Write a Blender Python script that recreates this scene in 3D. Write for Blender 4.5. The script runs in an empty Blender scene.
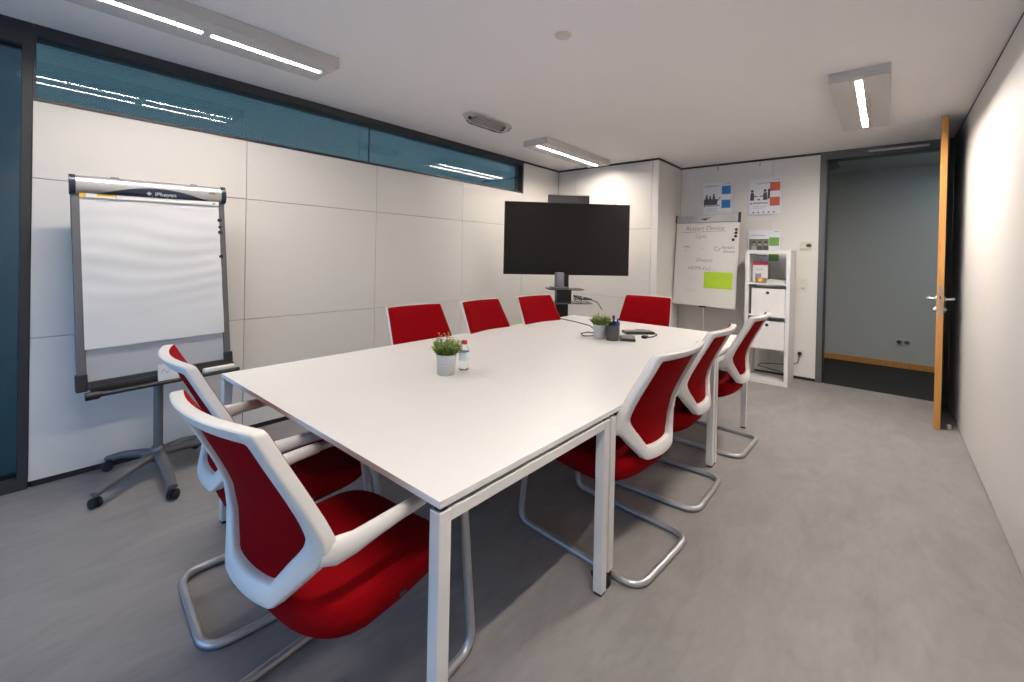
import bpy, bmesh, math, random
from mathutils import Vector, Matrix

rnd = random.Random(7)
C = bpy.context.scene.collection
PI = math.pi
SC = bpy.context.scene

# ------------------------------------------------------------------ camera
def make_camera():
    yaw, pitch, roll = (math.radians(v) for v in (40.5557, 0.387, 1.2163))
    fw = Vector((-math.sin(yaw)*math.cos(pitch), math.cos(yaw)*math.cos(pitch), -math.sin(pitch)))
    r = Vector((math.cos(yaw), math.sin(yaw), 0)); u = r.cross(fw)
    r2 = r*math.cos(roll) + u*math.sin(roll); u2 = -r*math.sin(roll) + u*math.cos(roll)
    cd = bpy.data.cameras.new('camera'); co = bpy.data.objects.new('camera', cd); C.objects.link(co)
    co.matrix_world = Matrix(((r2.x, u2.x, -fw.x, 0), (r2.y, u2.y, -fw.y, 0), (r2.z, u2.z, -fw.z, 1.3623), (0, 0, 0, 1)))
    cd.sensor_width = 36.0; cd.lens = 437.6/1024*36.0
    cd.shift_y = -(341-257.85)/1024
    cd.clip_start = 0.02
    SC.camera = co
make_camera()

# ------------------------------------------------------------------ world, exposure, light levels
LED_POWERS = (205.0, 245.0, 450.0, 290.0)       # wall side near, television corner, doorway, right side near
LED_COLOUR = (1.0, 0.905, 0.81)
HALL_POWER = 44.0
w = bpy.data.worlds.new('dusk_sky'); SC.world = w; w.use_nodes = True
nt = w.node_tree; nt.nodes.clear()
wo = nt.nodes.new('ShaderNodeOutputWorld'); bg = nt.nodes.new('ShaderNodeBackground')
tc = nt.nodes.new('ShaderNodeTexCoord'); sep = nt.nodes.new('ShaderNodeSeparateXYZ'); ramp = nt.nodes.new('ShaderNodeValToRGB')
mr = nt.nodes.new('ShaderNodeMapRange'); mr.inputs[1].default_value = -1; mr.inputs[2].default_value = 1
nt.links.new(tc.outputs['Generated'], sep.inputs[0]); nt.links.new(sep.outputs['Z'], mr.inputs[0]); nt.links.new(mr.outputs[0], ramp.inputs[0])
ramp.color_ramp.elements[0].position = 0.33; ramp.color_ramp.elements[0].color = (0.025, 0.13, 0.28, 1)
ramp.color_ramp.elements[1].position = 0.85; ramp.color_ramp.elements[1].color = (0.10, 0.20, 0.42, 1)
e_ = ramp.color_ramp.elements.new(0.52); e_.color = (0.16, 0.36, 0.66, 1)
nt.links.new(ramp.outputs[0], bg.inputs[0]); bg.inputs[1].default_value = 5.4
nt.links.new(bg.outputs[0], wo.inputs[0])
vs = SC.view_settings
vs.view_transform = 'Standard'; vs.look = 'None'; vs.gamma = 1.0; vs.use_curve_mapping = False
vs.exposure = 0.13

# ------------------------------------------------------------------ materials
MATS = {}
def mat(name, col, rough=0.5, metal=0.0, noise=0.06, scale=30.0, bump=0.0, bscale=200.0, emit=None, spec=None, sheen=0.0):
    if name in MATS: return MATS[name]
    m = bpy.data.materials.new(name); m.use_nodes = True; n = m.node_tree; b = n.nodes['Principled BSDF']
    t = n.nodes.new('ShaderNodeTexCoord'); nz = n.nodes.new('ShaderNodeTexNoise'); nz.inputs['Scale'].default_value = scale
    nz.inputs['Detail'].default_value = 4
    n.links.new(t.outputs['Object'], nz.inputs['Vector'])
    mx = n.nodes.new('ShaderNodeMix'); mx.data_type = 'RGBA'
    mx.inputs[6].default_value = (*[c*(1-noise) for c in col], 1); mx.inputs[7].default_value = (*[min(1, c*(1+noise)) for c in col], 1)
    n.links.new(nz.outputs['Fac'], mx.inputs[0]); n.links.new(mx.outputs[2], b.inputs['Base Color'])
    b.inputs['Roughness'].default_value = rough; b.inputs['Metallic'].default_value = metal
    if spec is not None: b.inputs['Specular IOR Level'].default_value = spec
    if sheen: b.inputs['Sheen Weight'].default_value = sheen
    if bump:
        n2 = n.nodes.new('ShaderNodeTexNoise'); n2.inputs['Scale'].default_value = bscale; n2.inputs['Detail'].default_value = 3
        n.links.new(t.outputs['Object'], n2.inputs['Vector'])
        bp = n.nodes.new('ShaderNodeBump'); bp.inputs['Strength'].default_value = bump; bp.inputs['Distance'].default_value = 0.002
        n.links.new(n2.outputs['Fac'], bp.inputs['Height']); n.links.new(bp.outputs[0], b.inputs['Normal'])
    if emit:
        b.inputs['Emission Color'].default_value = (*emit[0], 1); b.inputs['Emission Strength'].default_value = emit[1]
    MATS[name] = m
    return m

def mat_floor():
    m = bpy.data.materials.new('grey_vinyl'); m.use_nodes = True; n = m.node_tree; b = n.nodes['Principled BSDF']
    t = n.nodes.new('ShaderNodeTexCoord')
    mp = n.nodes.new('ShaderNodeMapping'); mp.inputs['Scale'].default_value = (2.2, 1.0, 1.0)
    n.links.new(t.outputs['Object'], mp.inputs['Vector'])
    n1 = n.nodes.new('ShaderNodeTexNoise'); n1.inputs['Scale'].default_value = 2.6; n1.inputs['Detail'].default_value = 8; n1.inputs['Roughness'].default_value = 0.62; n1.inputs['Distortion'].default_value = 0.8
    n.links.new(mp.outputs[0], n1.inputs['Vector'])
    mp2 = n.nodes.new('ShaderNodeMapping'); mp2.inputs['Scale'].default_value = (9, 2.2, 1)
    n.links.new(t.outputs['Object'], mp2.inputs['Vector'])
    n2 = n.nodes.new('ShaderNodeTexNoise'); n2.inputs['Scale'].default_value = 2.0; n2.inputs['Detail'].default_value = 6; n2.inputs['Distortion'].default_value = 1.5
    n.links.new(mp2.outputs[0], n2.inputs['Vector'])
    r1 = n.nodes.new('ShaderNodeValToRGB')
    r1.color_ramp.elements[0].position = 0.32; r1.color_ramp.elements[0].color = (0.222, 0.209, 0.206, 1)
    r1.color_ramp.elements[1].position = 0.68; r1.color_ramp.elements[1].color = (0.278, 0.262, 0.258, 1)
    n.links.new(n1.outputs['Fac'], r1.inputs[0])
    r2 = n.nodes.new('ShaderNodeValToRGB')
    r2.color_ramp.elements[0].position = 0.30; r2.color_ramp.elements[0].color = (0.91, 0.91, 0.91, 1)
    r2.color_ramp.elements[1].position = 0.62; r2.color_ramp.elements[1].color = (1.03, 1.03, 1.03, 1)
    n.links.new(n2.outputs['Fac'], r2.inputs[0])
    br = n.nodes.new('ShaderNodeTexBrick')                      # long vinyl tiles running down the room
    mp3 = n.nodes.new('ShaderNodeMapping'); mp3.inputs['Rotation'].default_value = (0, 0, PI/2)
    n.links.new(t.outputs['Object'], mp3.inputs['Vector']); n.links.new(mp3.outputs[0], br.inputs['Vector'])
    br.inputs['Color1'].default_value = (1, 1, 1, 1); br.inputs['Color2'].default_value = (0.96, 0.96, 0.96, 1); br.inputs['Mortar'].default_value = (0.90, 0.90, 0.90, 1)
    br.inputs['Scale'].default_value = 1.0; br.inputs['Mortar Size'].default_value = 0.0012; br.inputs['Brick Width'].default_value = 1.0; br.inputs['Row Height'].default_value = 0.5
    def mul(a, c):
        x = n.nodes.new('ShaderNodeMix'); x.data_type = 'RGBA'; x.blend_type = 'MULTIPLY'; x.inputs[0].default_value = 1
        n.links.new(a, x.inputs[6]); n.links.new(c, x.inputs[7]); return x.outputs[2]
    o = mul(mul(r1.outputs[0], r2.outputs[0]), br.outputs['Color'])
    n.links.new(o, b.inputs['Base Color'])
    rr = n.nodes.new('ShaderNodeMapRange'); rr.inputs[3].default_value = 0.42; rr.inputs[4].default_value = 0.60
    n.links.new(n2.outputs['Fac'], rr.inputs[0]); n.links.new(rr.outputs[0], b.inputs['Roughness'])
    b.inputs['Specular IOR Level'].default_value = 0.35
    return m

def mat_wood(name, c1, c2):
    m = bpy.data.materials.new(name); m.use_nodes = True; n = m.node_tree; b = n.nodes['Principled BSDF']
    t = n.nodes.new('ShaderNodeTexCoord'); mp = n.nodes.new('ShaderNodeMapping'); mp.inputs['Scale'].default_value = (40, 40, 1.2)
    n.links.new(t.outputs['Object'], mp.inputs['Vector'])
    z = n.nodes.new('ShaderNodeTexNoise'); z.inputs['Scale'].default_value = 1.5; z.inputs['Detail'].default_value = 6
    n.links.new(mp.outputs[0], z.inputs['Vector'])
    r = n.nodes.new('ShaderNodeValToRGB'); r.color_ramp.elements[0].color = (*c1, 1); r.color_ramp.elements[1].color = (*c2, 1)
    r.color_ramp.elements[0].position = .3; r.color_ramp.elements[1].position = .7
    n.links.new(z.outputs['Fac'], r.inputs[0]); n.links.new(r.outputs[0], b.inputs['Base Color']); b.inputs['Roughness'].default_value = 0.45
    return m

def mat_glass(name, tint, gloss=0.09, rough=0.0):
    """window pane: tinted see-through plus mirror reflection that grows at grazing angles"""
    m = bpy.data.materials.new(name); m.use_nodes = True; n = m.node_tree; n.nodes.clear()
    o = n.nodes.new('ShaderNodeOutputMaterial'); tr = n.nodes.new('ShaderNodeBsdfTransparent'); gl = n.nodes.new('ShaderNodeBsdfGlossy')
    tr.inputs[0].default_value = (*tint, 1); gl.inputs['Roughness'].default_value = rough; gl.inputs[0].default_value = (1, 1, 1, 1)
    fr = n.nodes.new('ShaderNodeFresnel'); fr.inputs[0].default_value = 1.5
    nz = n.nodes.new('ShaderNodeTexNoise'); nz.inputs['Scale'].default_value = 1.0
    ml = n.nodes.new('ShaderNodeMath'); ml.operation = 'MULTIPLY'; ml.inputs[1].default_value = gloss/0.09
    mx = n.nodes.new('ShaderNodeMixShader')
    ge = n.nodes.new('ShaderNodeNewGeometry'); iv = n.nodes.new('ShaderNodeMath'); iv.operation = 'SUBTRACT'; iv.inputs[0].default_value = 1.0
    n.links.new(ge.outputs['Backfacing'], iv.inputs[1]); m2 = n.nodes.new('ShaderNodeMath'); m2.operation = 'MULTIPLY'
    n.links.new(fr.outputs[0], ml.inputs[0]); n.links.new(ml.outputs[0], m2.inputs[0]); n.links.new(iv.outputs[0], m2.inputs[1]); n.links.new(m2.outputs[0], mx.inputs[0])
    tm = n.nodes.new('ShaderNodeMix'); tm.data_type = 'RGBA'; tm.inputs[6].default_value = (*tint, 1); tm.inputs[7].default_value = (1, 1, 1, 1)
    n.links.new(ge.outputs['Backfacing'], tm.inputs[0]); n.links.new(tm.outputs[2], tr.inputs[0])
    n.links.new(tr.outputs[0], mx.inputs[1]); n.links.new(gl.outputs[0], mx.inputs[2]); n.links.new(mx.outputs[0], o.inputs[0])
    return m

def mat_clear(name, col=(1, 1, 1), ior=1.45, rough=0.03):
    m = bpy.data.materials.new(name); m.use_nodes = True; b = m.node_tree.nodes['Principled BSDF']
    b.inputs['Base Color'].default_value = (*col, 1); b.inputs['Transmission Weight'].default_value = 1; b.inputs['IOR'].default_value = ior; b.inputs['Roughness'].default_value = rough
    nz = m.node_tree.nodes.new('ShaderNodeTexNoise'); mr = m.node_tree.nodes.new('ShaderNodeMapRange')
    mr.inputs[3].default_value = rough; mr.inputs[4].default_value = rough+0.03
    m.node_tree.links.new(nz.outputs['Fac'], mr.inputs[0]); m.node_tree.links.new(mr.outputs[0], b.inputs['Roughness'])
    return m

FLOOR = mat_floor()
WALL = mat('wall_laminate', (0.70, 0.675, 0.64), 0.42, noise=0.015, scale=3, spec=0.3)
WALLP = mat('wall_paint', (0.70, 0.67, 0.645), 0.6, noise=0.015, scale=3, bump=0.04, bscale=300)
CEIL = mat('ceiling_paint', (0.88, 0.85, 0.83), 0.85, noise=0.012, scale=2, bump=0.05, bscale=250)
DARK = mat('anthracite_metal', (0.028, 0.029, 0.032), 0.45, noise=0.08)
JOINT = mat('joint_black', (0.02, 0.019, 0.018), 0.8)
GREYFR = mat('grey_frame_metal', (0.10, 0.10, 0.105), 0.42, noise=0.05)
WHITE = mat('white_laminate', (0.68, 0.675, 0.665), 0.38, noise=0.01, spec=0.4)
TBLW = mat('white_table_metal', (0.64, 0.63, 0.61), 0.35, noise=0.01)
PLAST = mat('white_plastic', (0.66, 0.645, 0.62), 0.35, noise=0.015)
RED = mat('red_fabric', (0.215, 0.0008, 0.003), 0.88, noise=0.16, scale=420, bump=0.35, bscale=600, spec=0.06)
SILV = mat('silver_tube', (0.46, 0.46, 0.47), 0.34, metal=0.65, noise=0.03)
ALU = mat('brushed_aluminium', (0.55, 0.55, 0.55), 0.32, metal=0.8, noise=0.05)
BLK = mat('black_plastic', (0.014, 0.014, 0.015), 0.42)
BLKR = mat('black_rubber', (0.012, 0.012, 0.012), 0.75)
SCREEN = mat('screen_black', (0.009, 0.008, 0.007), 0.34, noise=0.02, spec=0.22)
PAPER = mat('paper_white', (0.60, 0.60, 0.605), 0.8, noise=0.012, scale=6)
GREYB = mat('grey_board', (0.40, 0.41, 0.43), 0.32, noise=0.03)
NAVY = mat('navy_plastic', (0.018, 0.026, 0.05), 0.3)
GREYM = mat('grey_powdercoat', (0.13, 0.135, 0.145), 0.4, metal=0.3)
FIXT = mat('lamp_housing', (0.55, 0.53, 0.51), 0.5, noise=0.015)
LEDS = [mat('led_diffuser_%d' % k, (0.9, 0.9, 0.9), 0.5, emit=(LED_COLOUR, p)) for k, p in enumerate(LED_POWERS)]
INK = mat('ink_grey', (0.11, 0.11, 0.14), 0.7)
INKL = mat('ink_faded', (0.50, 0.50, 0.53), 0.8)
WOODO = mat_wood('oak_edge', (0.40, 0.17, 0.035), (0.52, 0.25, 0.06))
HALLW = mat('hall_wall_paint', (0.40, 0.415, 0.40), 0.8, noise=0.015)
CARPET = mat('dark_carpet', (0.010, 0.010, 0.010), 0.95, noise=0.3, scale=200, bump=0.3)
GLASS1 = mat_glass('transom_glass', (0.85, 0.88, 0.88), 0.10)
GLASS1B = mat_glass('transom_tinted_glass', (0.056, 0.062, 0.045), 0.10)
GLASS2 = mat_glass('partition_glass', (0.155, 0.165, 0.150), 0.07, 0.1)
GLASS3 = mat_glass('window_glass', (0.95, 0.97, 0.97), 0.09)

# ------------------------------------------------------------------ mesh helpers
def tag(o, label=None, cat=None, group=None, kind=None):
    if label: o['label'] = label
    if cat: o['category'] = cat
    if group: o['group'] = group
    if kind: o['kind'] = kind
    return o
def obj(name, bm, m, parent=None, smooth=None, loc=None, rotz=0.0):
    bmesh.ops.recalc_face_normals(bm, faces=bm.faces[:])
    me = bpy.data.meshes.new(name); bm.to_mesh(me); bm.free()
    for x in (m if isinstance(m, (list, tuple)) else [m]): me.materials.append(x)
    if smooth:
        me.polygons.foreach_set('use_smooth', [True]*len(me.polygons))
        if smooth < 180: me.set_sharp_from_angle(angle=math.radians(smooth))
    o = bpy.data.objects.new(name, me); C.objects.link(o)
    if parent: o.parent = parent
    if loc: o.location = loc
    if rotz: o.rotation_euler = (0, 0, rotz)
    return o
def thing(name, label, cat, loc=(0, 0, 0), rotz=0.0, group=None):
    o = bpy.data.objects.new(name, None); C.objects.link(o); o.location = loc; o.rotation_euler = (0, 0, rotz)
    o.empty_display_size = 0.1
    return tag(o, label, cat, group)
def struct(name, bm, m, parent=None, smooth=None):
    o = obj(name, bm, m, parent, smooth)
    if not parent: o['kind'] = 'structure'
    return o
def B(): return bmesh.new()
def box(bm, a, b, mi=0, bev=0.0, M=None, seg=2):
    a = Vector(a); b = Vector(b); c = (a+b)/2; s = b-a
    t = bmesh.new()
    bmesh.ops.create_cube(t, size=1.0)
    for v in t.verts: v.co = Vector((v.co.x*s.x, v.co.y*s.y, v.co.z*s.z)) + c
    if bev: bmesh.ops.bevel(t, geom=t.edges[:], offset=bev, segments=seg, profile=0.5, affect='EDGES')
    merge(bm, t, M, mi)
    return bm
def merge(bm, t, M=None, mi=0):
    bmesh.ops.recalc_face_normals(t, faces=t.faces[:])
    mp = {}
    for v in t.verts: mp[v] = bm.verts.new(M @ v.co if M else v.co)
    for f in t.faces:
        try:
            g = bm.faces.new([mp[v] for v in f.verts]); g.material_index = mi; g.smooth = f.smooth
        except ValueError: pass
    t.free()
def fillet(pts, rad, n=6):
    P = [Vector(p) for p in pts]; out = [P[0]]
    for i in range(1, len(P)-1):
        r = rad[i] if isinstance(rad, (list, tuple)) else rad
        a, b, c = P[i-1], P[i], P[i+1]
        u = (a-b); v = (c-b); lu, lv = u.length, v.length; u.normalize(); v.normalize()
        ang = u.angle(v)
        d = min(r/max(math.tan(ang/2), 1e-4), lu*0.49, lv*0.49)
        p0 = b+u*d; p1 = b+v*d
        for k in range(n+1):
            t = k/n; out.append(p0*(1-t)**2 + b*2*t*(1-t) + p1*t*t)
    out.append(P[-1]); return out
def tube(bm, pts, r, n=10, mi=0, M=None, caps=True, sec=None, up=None):
    """sweep; r number or list or list of (ra, rb) for ellipses"""
    P = [Vector(p) for p in pts]; t = bmesh.new(); rings = []
    nrm = None
    for i, p in enumerate(P):
        d = (P[min(i+1, len(P)-1)] - P[max(i-1, 0)]).normalized()
        if nrm is None:
            a = Vector(up) if up else (Vector((0, 0, 1)) if abs(d.z) < 0.9 else Vector((1, 0, 0)))
            nrm = (a - d*a.dot(d)).normalized()
        else:
            nrm = (nrm - d*nrm.dot(d)).normalized()
        bn = d.cross(nrm)
        rr = r[i] if isinstance(r, (list, tuple)) else r
        ra, rb = rr if isinstance(rr, (list, tuple)) else (rr, rr)
        rings.append([t.verts.new(p + nrm*ra*math.cos(2*PI*k/n) + bn*rb*math.sin(2*PI*k/n)) for k in range(n)])
    for i in range(len(rings)-1):
        for k in range(n): t.faces.new((rings[i][k], rings[i][(k+1) % n], rings[i+1][(k+1) % n], rings[i+1][k]))
    if caps: t.faces.new(rings[0][::-1]); t.faces.new(rings[-1])
    merge(bm, t, M, mi); return bm
def lathe(bm, prof, n=24, c=(0, 0, 0), mi=0, M=None, close=False):
    t = bmesh.new(); c = Vector(c); rings = []
    for r, z in prof:
        if r < 1e-6: rings.append([t.verts.new(c+Vector((0, 0, z)))])
        else: rings.append([t.verts.new(c+Vector((r*math.cos(2*PI*k/n), r*math.sin(2*PI*k/n), z))) for k in range(n)])
    for a, b in zip(rings, rings[1:]):
        for k in range(n):
            if len(a) == 1 and len(b) == 1: continue
            if len(a) == 1: t.faces.new((a[0], b[k], b[(k+1) % n]))
            elif len(b) == 1: t.faces.new((a[k], a[(k+1) % n], b[0]))
            else: t.faces.new((a[k], a[(k+1) % n], b[(k+1) % n], b[k]))
    if len(rings[0]) > 1 and not close: t.faces.new(rings[0][::-1])
    if len(rings[-1]) > 1 and not close: t.faces.new(rings[-1])
    merge(bm, t, M, mi); return bm
def prism(bm, poly, h0, h1, M=None, mi=0, bev=0.0):
    """polygon in local xy, extruded along z"""
    t = bmesh.new()
    lo = [t.verts.new((x, y, h0)) for x, y in poly]; hi = [t.verts.new((x, y, h1)) for x, y in poly]
    t.faces.new(lo[::-1]); t.faces.new(hi); n = len(poly)
    for k in range(n): t.faces.new((lo[k], lo[(k+1) % n], hi[(k+1) % n], hi[k]))
    if bev: bmesh.ops.bevel(t, geom=t.edges[:], offset=bev, segments=2, profile=0.5, affect='EDGES')
    merge(bm, t, M, mi); return bm
def text(bm, s, size, M, mi=0, shear=0.0, depth=0.0006, align='CENTER', offset=0.0, spacing=1.0):
    """letters in the local xy plane of M, as thin raised mesh"""
    cu = bpy.data.curves.new('t', 'FONT'); cu.body = s; cu.size = size; cu.shear = shear; cu.extrude = depth; cu.align_x = align; cu.offset = offset
    cu.space_character = spacing; cu.resolution_u = 3
    o = bpy.data.objects.new('t', cu); C.objects.link(o)
    dg = bpy.context.evaluated_depsgraph_get(); dg.update()
    me = bpy.data.meshes.new_from_object(o.evaluated_get(dg)); t = bmesh.new(); t.from_mesh(me)
    bpy.data.objects.remove(o); bpy.data.curves.remove(cu); bpy.data.meshes.remove(me)
    merge(bm, t, M, mi); return bm
def scrib(bm, x0, x1, y, h, M, mi=0, step=0.6, w=0.16):
    """small print too fine to read: one zigzag ribbon"""
    n = max(3, int((x1-x0)/(h*step))); r_ = random.Random(int(x0*1e4)+int(y*1e4)+n)
    P = [(x0+(x1-x0)*k/n, y+(h*r_.uniform(0.25, 0.5) if k % 2 else -h*r_.uniform(0.25, 0.5))) for k in range(n+1)]
    t = bmesh.new(); a = [t.verts.new((x, z+h*w, 0.0002)) for x, z in P]; b = [t.verts.new((x, z-h*w, 0.0002)) for x, z in P]
    for k in range(n): t.faces.new((b[k], b[k+1], a[k+1], a[k]))
    g_ = bmesh.ops.extrude_face_region(t, geom=t.faces[:]); bmesh.ops.translate(t, vec=(0, 0, 0.0004), verts=[v for v in g_['geom'] if isinstance(v, bmesh.types.BMVert)])
    merge(bm, t, M, mi); return bm
def dup(root, loc, rotz, label=None, group=None):
    r = root.copy(); C.objects.link(r); r.location = loc; r.rotation_euler = (0, 0, rotz)
    if label: r['label'] = label
    if group: r['group'] = group
    for ch in list(root.children):
        c = ch.copy(); C.objects.link(c); c.parent = r
        for g in list(ch.children):
            d = g.copy(); C.objects.link(d); d.parent = c
    return r
def face_M(origin, right, up):
    r = Vector(right).normalized(); u = Vector(up).normalized(); n = r.cross(u)
    return Matrix(((r.x, u.x, n.x, origin[0]), (r.y, u.y, n.y, origin[1]), (r.z, u.z, n.z, origin[2]), (0, 0, 0, 1)))

# ------------------------------------------------------------------ the room
XL, XR, Y1, Y2, H, XC = -3.616, 0.4785, 5.2265, 5.991, 2.588, -2.137
YB = -1.45                                     # wall behind the photographer
DX0, DX1, DZ = -0.53, 0.43, 2.50               # doorway
HY = 7.62                                      # far wall of the hall

struct('floor', box(B(), (XL-0.25, YB-0.2, -0.12), (XR+0.2, Y2+0.02, 0)), FLOOR)
struct('ceiling', box(B(), (XL-0.25, YB-0.2, H), (XR+0.2, Y2+0.15, H+0.15)), CEIL)

# left wall: laminate panels with open joints on a dark backing
bm = B()
g = 0.002
ys = [0.108, 1.18, 2.27, 3.36, 4.42, Y1-0.001]
zs = [0.035, 0.84, 1.735, 2.163]
for i in range(5):
    top = 2.163 if i < 4 else 2.562
    zz = zs[:3]+[top]
    for k in range(3):
        box(bm, (XL-0.02, ys[i]+g, zz[k]+g), (XL, ys[i+1]-g, zz[k+1]-(g if k < 2 else 0)), bev=0.0008)
for z0, z1 in ((0, 2.16),):
    box(bm, (XL-0.10, 0.108, z0), (XL-0.022, 4.42, z1), mi=1)
box(bm, (XL-0.075, 4.42, 0), (XL-0.022, Y1+0.1, H), mi=1)
struct('wall_left', bm, [WALL, JOINT])
# transom window
y0, y1, z0, z1 = 0.108, 4.42, 2.163, H
bm = B()
box(bm, (XL-0.13, y0, z0+0.001), (XL+0.004, y1, z0+0.02)); box(bm, (XL-0.13, y0, 2.525), (XL+0.004, y1, H-0.001))
box(bm, (XL-0.13, y0, z0+0.02), (XL+0.004, y0+0.012, 2.525)); box(bm, (XL-0.13, y1-0.03, z0+0.02), (XL+0.004, y1, 2.525))
wn = struct('window_1', bm, DARK)
bm = B()
box(bm, (XL-0.036, y0+0.012, z0+0.02), (XL-0.030, 2.198, 2.525)); box(bm, (XL-0.036, 2.202, z0+0.02), (XL-0.030, y1-0.03, 2.525))
struct('pane', bm, GLASS1, wn)
bm = B(); box(bm, (XL-0.12, y0+0.012, z0+0.02), (XL-0.114, y1-0.03, 2.525))
struct('pane', bm, GLASS1B, wn)
bm = B(); box(bm, (XL-0.040, 2.198, z0+0.02), (XL-0.026, 2.202, 2.525)); struct('glazing_joint', bm, JOINT, wn)
# full height glazing, left of the panels
y0, y1 = YB, 0.107
bm = B()
box(bm, (XL-0.13, y0, 0.001), (XL+0.004, y1, 0.065)); box(bm, (XL-0.13, y0, 2.46), (XL+0.004, y1, H-0.001))
box(bm, (XL-0.13, 0.068, 0.065), (XL+0.004, y1, 2.46)); box(bm, (XL-0.13, y0, 0.065), (XL+0.004, y0+0.05, 2.46))
wn = struct('window_2', bm, DARK)
struct('pane', box(B(), (XL-0.05, y0+0.05, 0.065), (XL-0.042, 0.068, 2.46)), GLASS2, wn)
struct('pane', box(B(), (XL-0.10, y0+0.05, 0.065), (XL-0.092, 0.068, 2.46)), GLASS2, wn)

# wall behind the television and the boxed-out corner
bm = B()
xs = [XL+0.001, -3.31, -2.22]
for i in range(2):
    for k in range(3):
        zz = [0.035, 0.84, 1.725, 2.562]
        box(bm, (xs[i]+g, Y1, zz[k]+g), (xs[i+1]-g, Y1+0.02, zz[k+1]-(g if k < 2 else 0)), bev=0.0008)
box(bm, (-2.22+g, Y1, 0.035), (XC, Y1+0.02, 2.562), bev=0.0008)
box(bm, (XL-0.2, Y1+0.022, 0), (XC-0.022, Y2+0.15, H), mi=1)
struct('wall_far', bm, [WALL, JOINT])
bm = B()
box(bm, (XC-0.02, Y1+0.021, 0.035), (XC, Y2, 2.562), bev=0.0008)
struct('wall_return', bm, WALL)
# back wall beside the door
bm = B()
for a, b in ((XC+0.001, -1.052), (-1.052, -0.587)):
    box(bm, (a+g/2, Y2, 0.035), (b-g/2, Y2+0.02, 2.562), bev=0.0008)
box(bm, (XC-0.02, Y2+0.022, 0), (-0.587, Y2+0.15, H), mi=1)
struct('wall_back', bm, [WALL, JOINT])
# right wall
bm = B()
yy = [YB, 0.9, 2.95, 5.0, Y2]
for a, b in zip(yy, yy[1:]): box(bm, (XR, a, 0.012), (XR+0.02, b, 2.574), bev=0.0004)
box(bm, (XR+0.022, YB-0.2, 0), (XR+0.2, Y2+0.15, H), mi=1)
struct('wall_right', bm, [WALLP, JOINT])
# rear wall with a wide window (behind the photographer)
bm = B()
wx0, wx1, wz0, wz1 = -3.5, -0.5, 0.12, 1.75
box(bm, (XL-0.2, YB-0.2, 0), (XR+0.02, YB, wz0)); box(bm, (XL-0.2, YB-0.2, wz1), (XR+0.02, YB, H))
box(bm, (XL-0.2, YB-0.2, wz0), (wx0, YB, wz1)); box(bm, (wx1, YB-0.2, wz0), (XR+0.02, YB, wz1))
struct('wall_rear', bm, WALL)
bm = B()
for a, b in (((wx0, wz0), (wx1, wz0+0.06)), ((wx0, wz1-0.06), (wx1, wz1)), ((wx0, wz0+.06), (wx0+0.06, wz1-.06)), ((wx1-0.06, wz0+.06), (wx1, wz1-.06)), ((-1.63, wz0+.06), (-1.57, wz1-.06))):
    box(bm, (a[0], YB-0.14, a[1]), (b[0], YB-0.07, b[1]))
wn = struct('window_3', bm, DARK)
struct('pane', box(B(), (wx0+.06, YB-0.11, wz0+.06), (-1.63, YB-0.104, wz1-.06)), GLASS3, wn)
struct('pane', box(B(), (-1.57, YB-0.11, wz0+.06), (wx1-.06, YB-0.104, wz1-.06)), GLASS3, wn)
# shadow gaps at floor and ceiling
bm = B(); box(bm, (XL-0.020, 0.121, 0.001), (XL-0.008, Y1+0.008, 0.034)); struct('baseboard_left', bm, JOINT)
bm = B(); box(bm, (XL-0.008, Y1+0.008, 0.001), (XC-0.008, Y1+0.019, 0.034)); box(bm, (XC-0.019, Y1+0.021, 0.001), (XC-0.008, Y2, 0.034)); struct('baseboard_far', bm, JOINT)
bm = B(); box(bm, (XC+.001, Y2+0.008, 0.001), (-0.588, Y2+0.019, 0.034)); struct('baseboard_back', bm, JOINT)
bm = B(); box(bm, (XR+0.006, YB, 0.0005), (XR+0.019, Y2, 0.011)); struct('baseboard_right', bm, JOINT)
bm = B(); box(bm, (XL-0.019, 4.421, 2.563), (XL+0.003, Y1+.003, H-.001)); box(bm, (XL+0.003, Y1-0.003, 2.563), (XC+.003, Y1+0.019, H-.001))
box(bm, (XC-0.019, Y1+0.02, 2.563), (XC+0.003, Y2, H-.001)); box(bm, (XC+.003, Y2-0.003, 2.563), (-0.588, Y2+0.019, H-.001)); struct('trim_1', bm, DARK)
bm = B(); box(bm, (XR-0.0005, YB, 2.575), (XR+0.019, Y2, H-.001)); struct('trim_2', bm, JOINT)

# doorway: dark frame, open oak door, hall
bm = B()
box(bm, (-0.586, Y2-0.012, 0), (DX0, Y2+0.14, H-.001)); box(bm, (DX1, Y2-0.004, 0), (XR-.001, Y2+0.14, H-.001)); box(bm, (DX0, Y2-0.012, DZ), (DX1, Y2+0.14, H-.001))
dr = struct('door_1', bm, GREYFR)
struct('closer_rail', box(B(), (-0.17, Y2-0.03, 2.532), (0.30, Y2-0.012, 2.552), bev=0.002), ALU, dr)
bm = B(); prism(bm, [(-0.525, 2.40), (-0.41, 2.42), (-0.44, 2.485), (-0.525, 2.498)], 0, 0.05, M=Matrix(((1, 0, 0, 0), (0, 0, -1, Y2+0.13), (0, 1, 0, 0), (0, 0, 0, 1))))
struct('closer_bracket', bm, BLK, dr)
bm = B(); box(bm, (DX0, Y2+0.02, 2.492), (DX1, Y2+0.14, DZ)); box(bm, (DX0, Y2+0.03, 0.002), (DX0+0.012, Y2+0.14, 2.492)); struct('door_stop', bm, BLK, dr)

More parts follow.
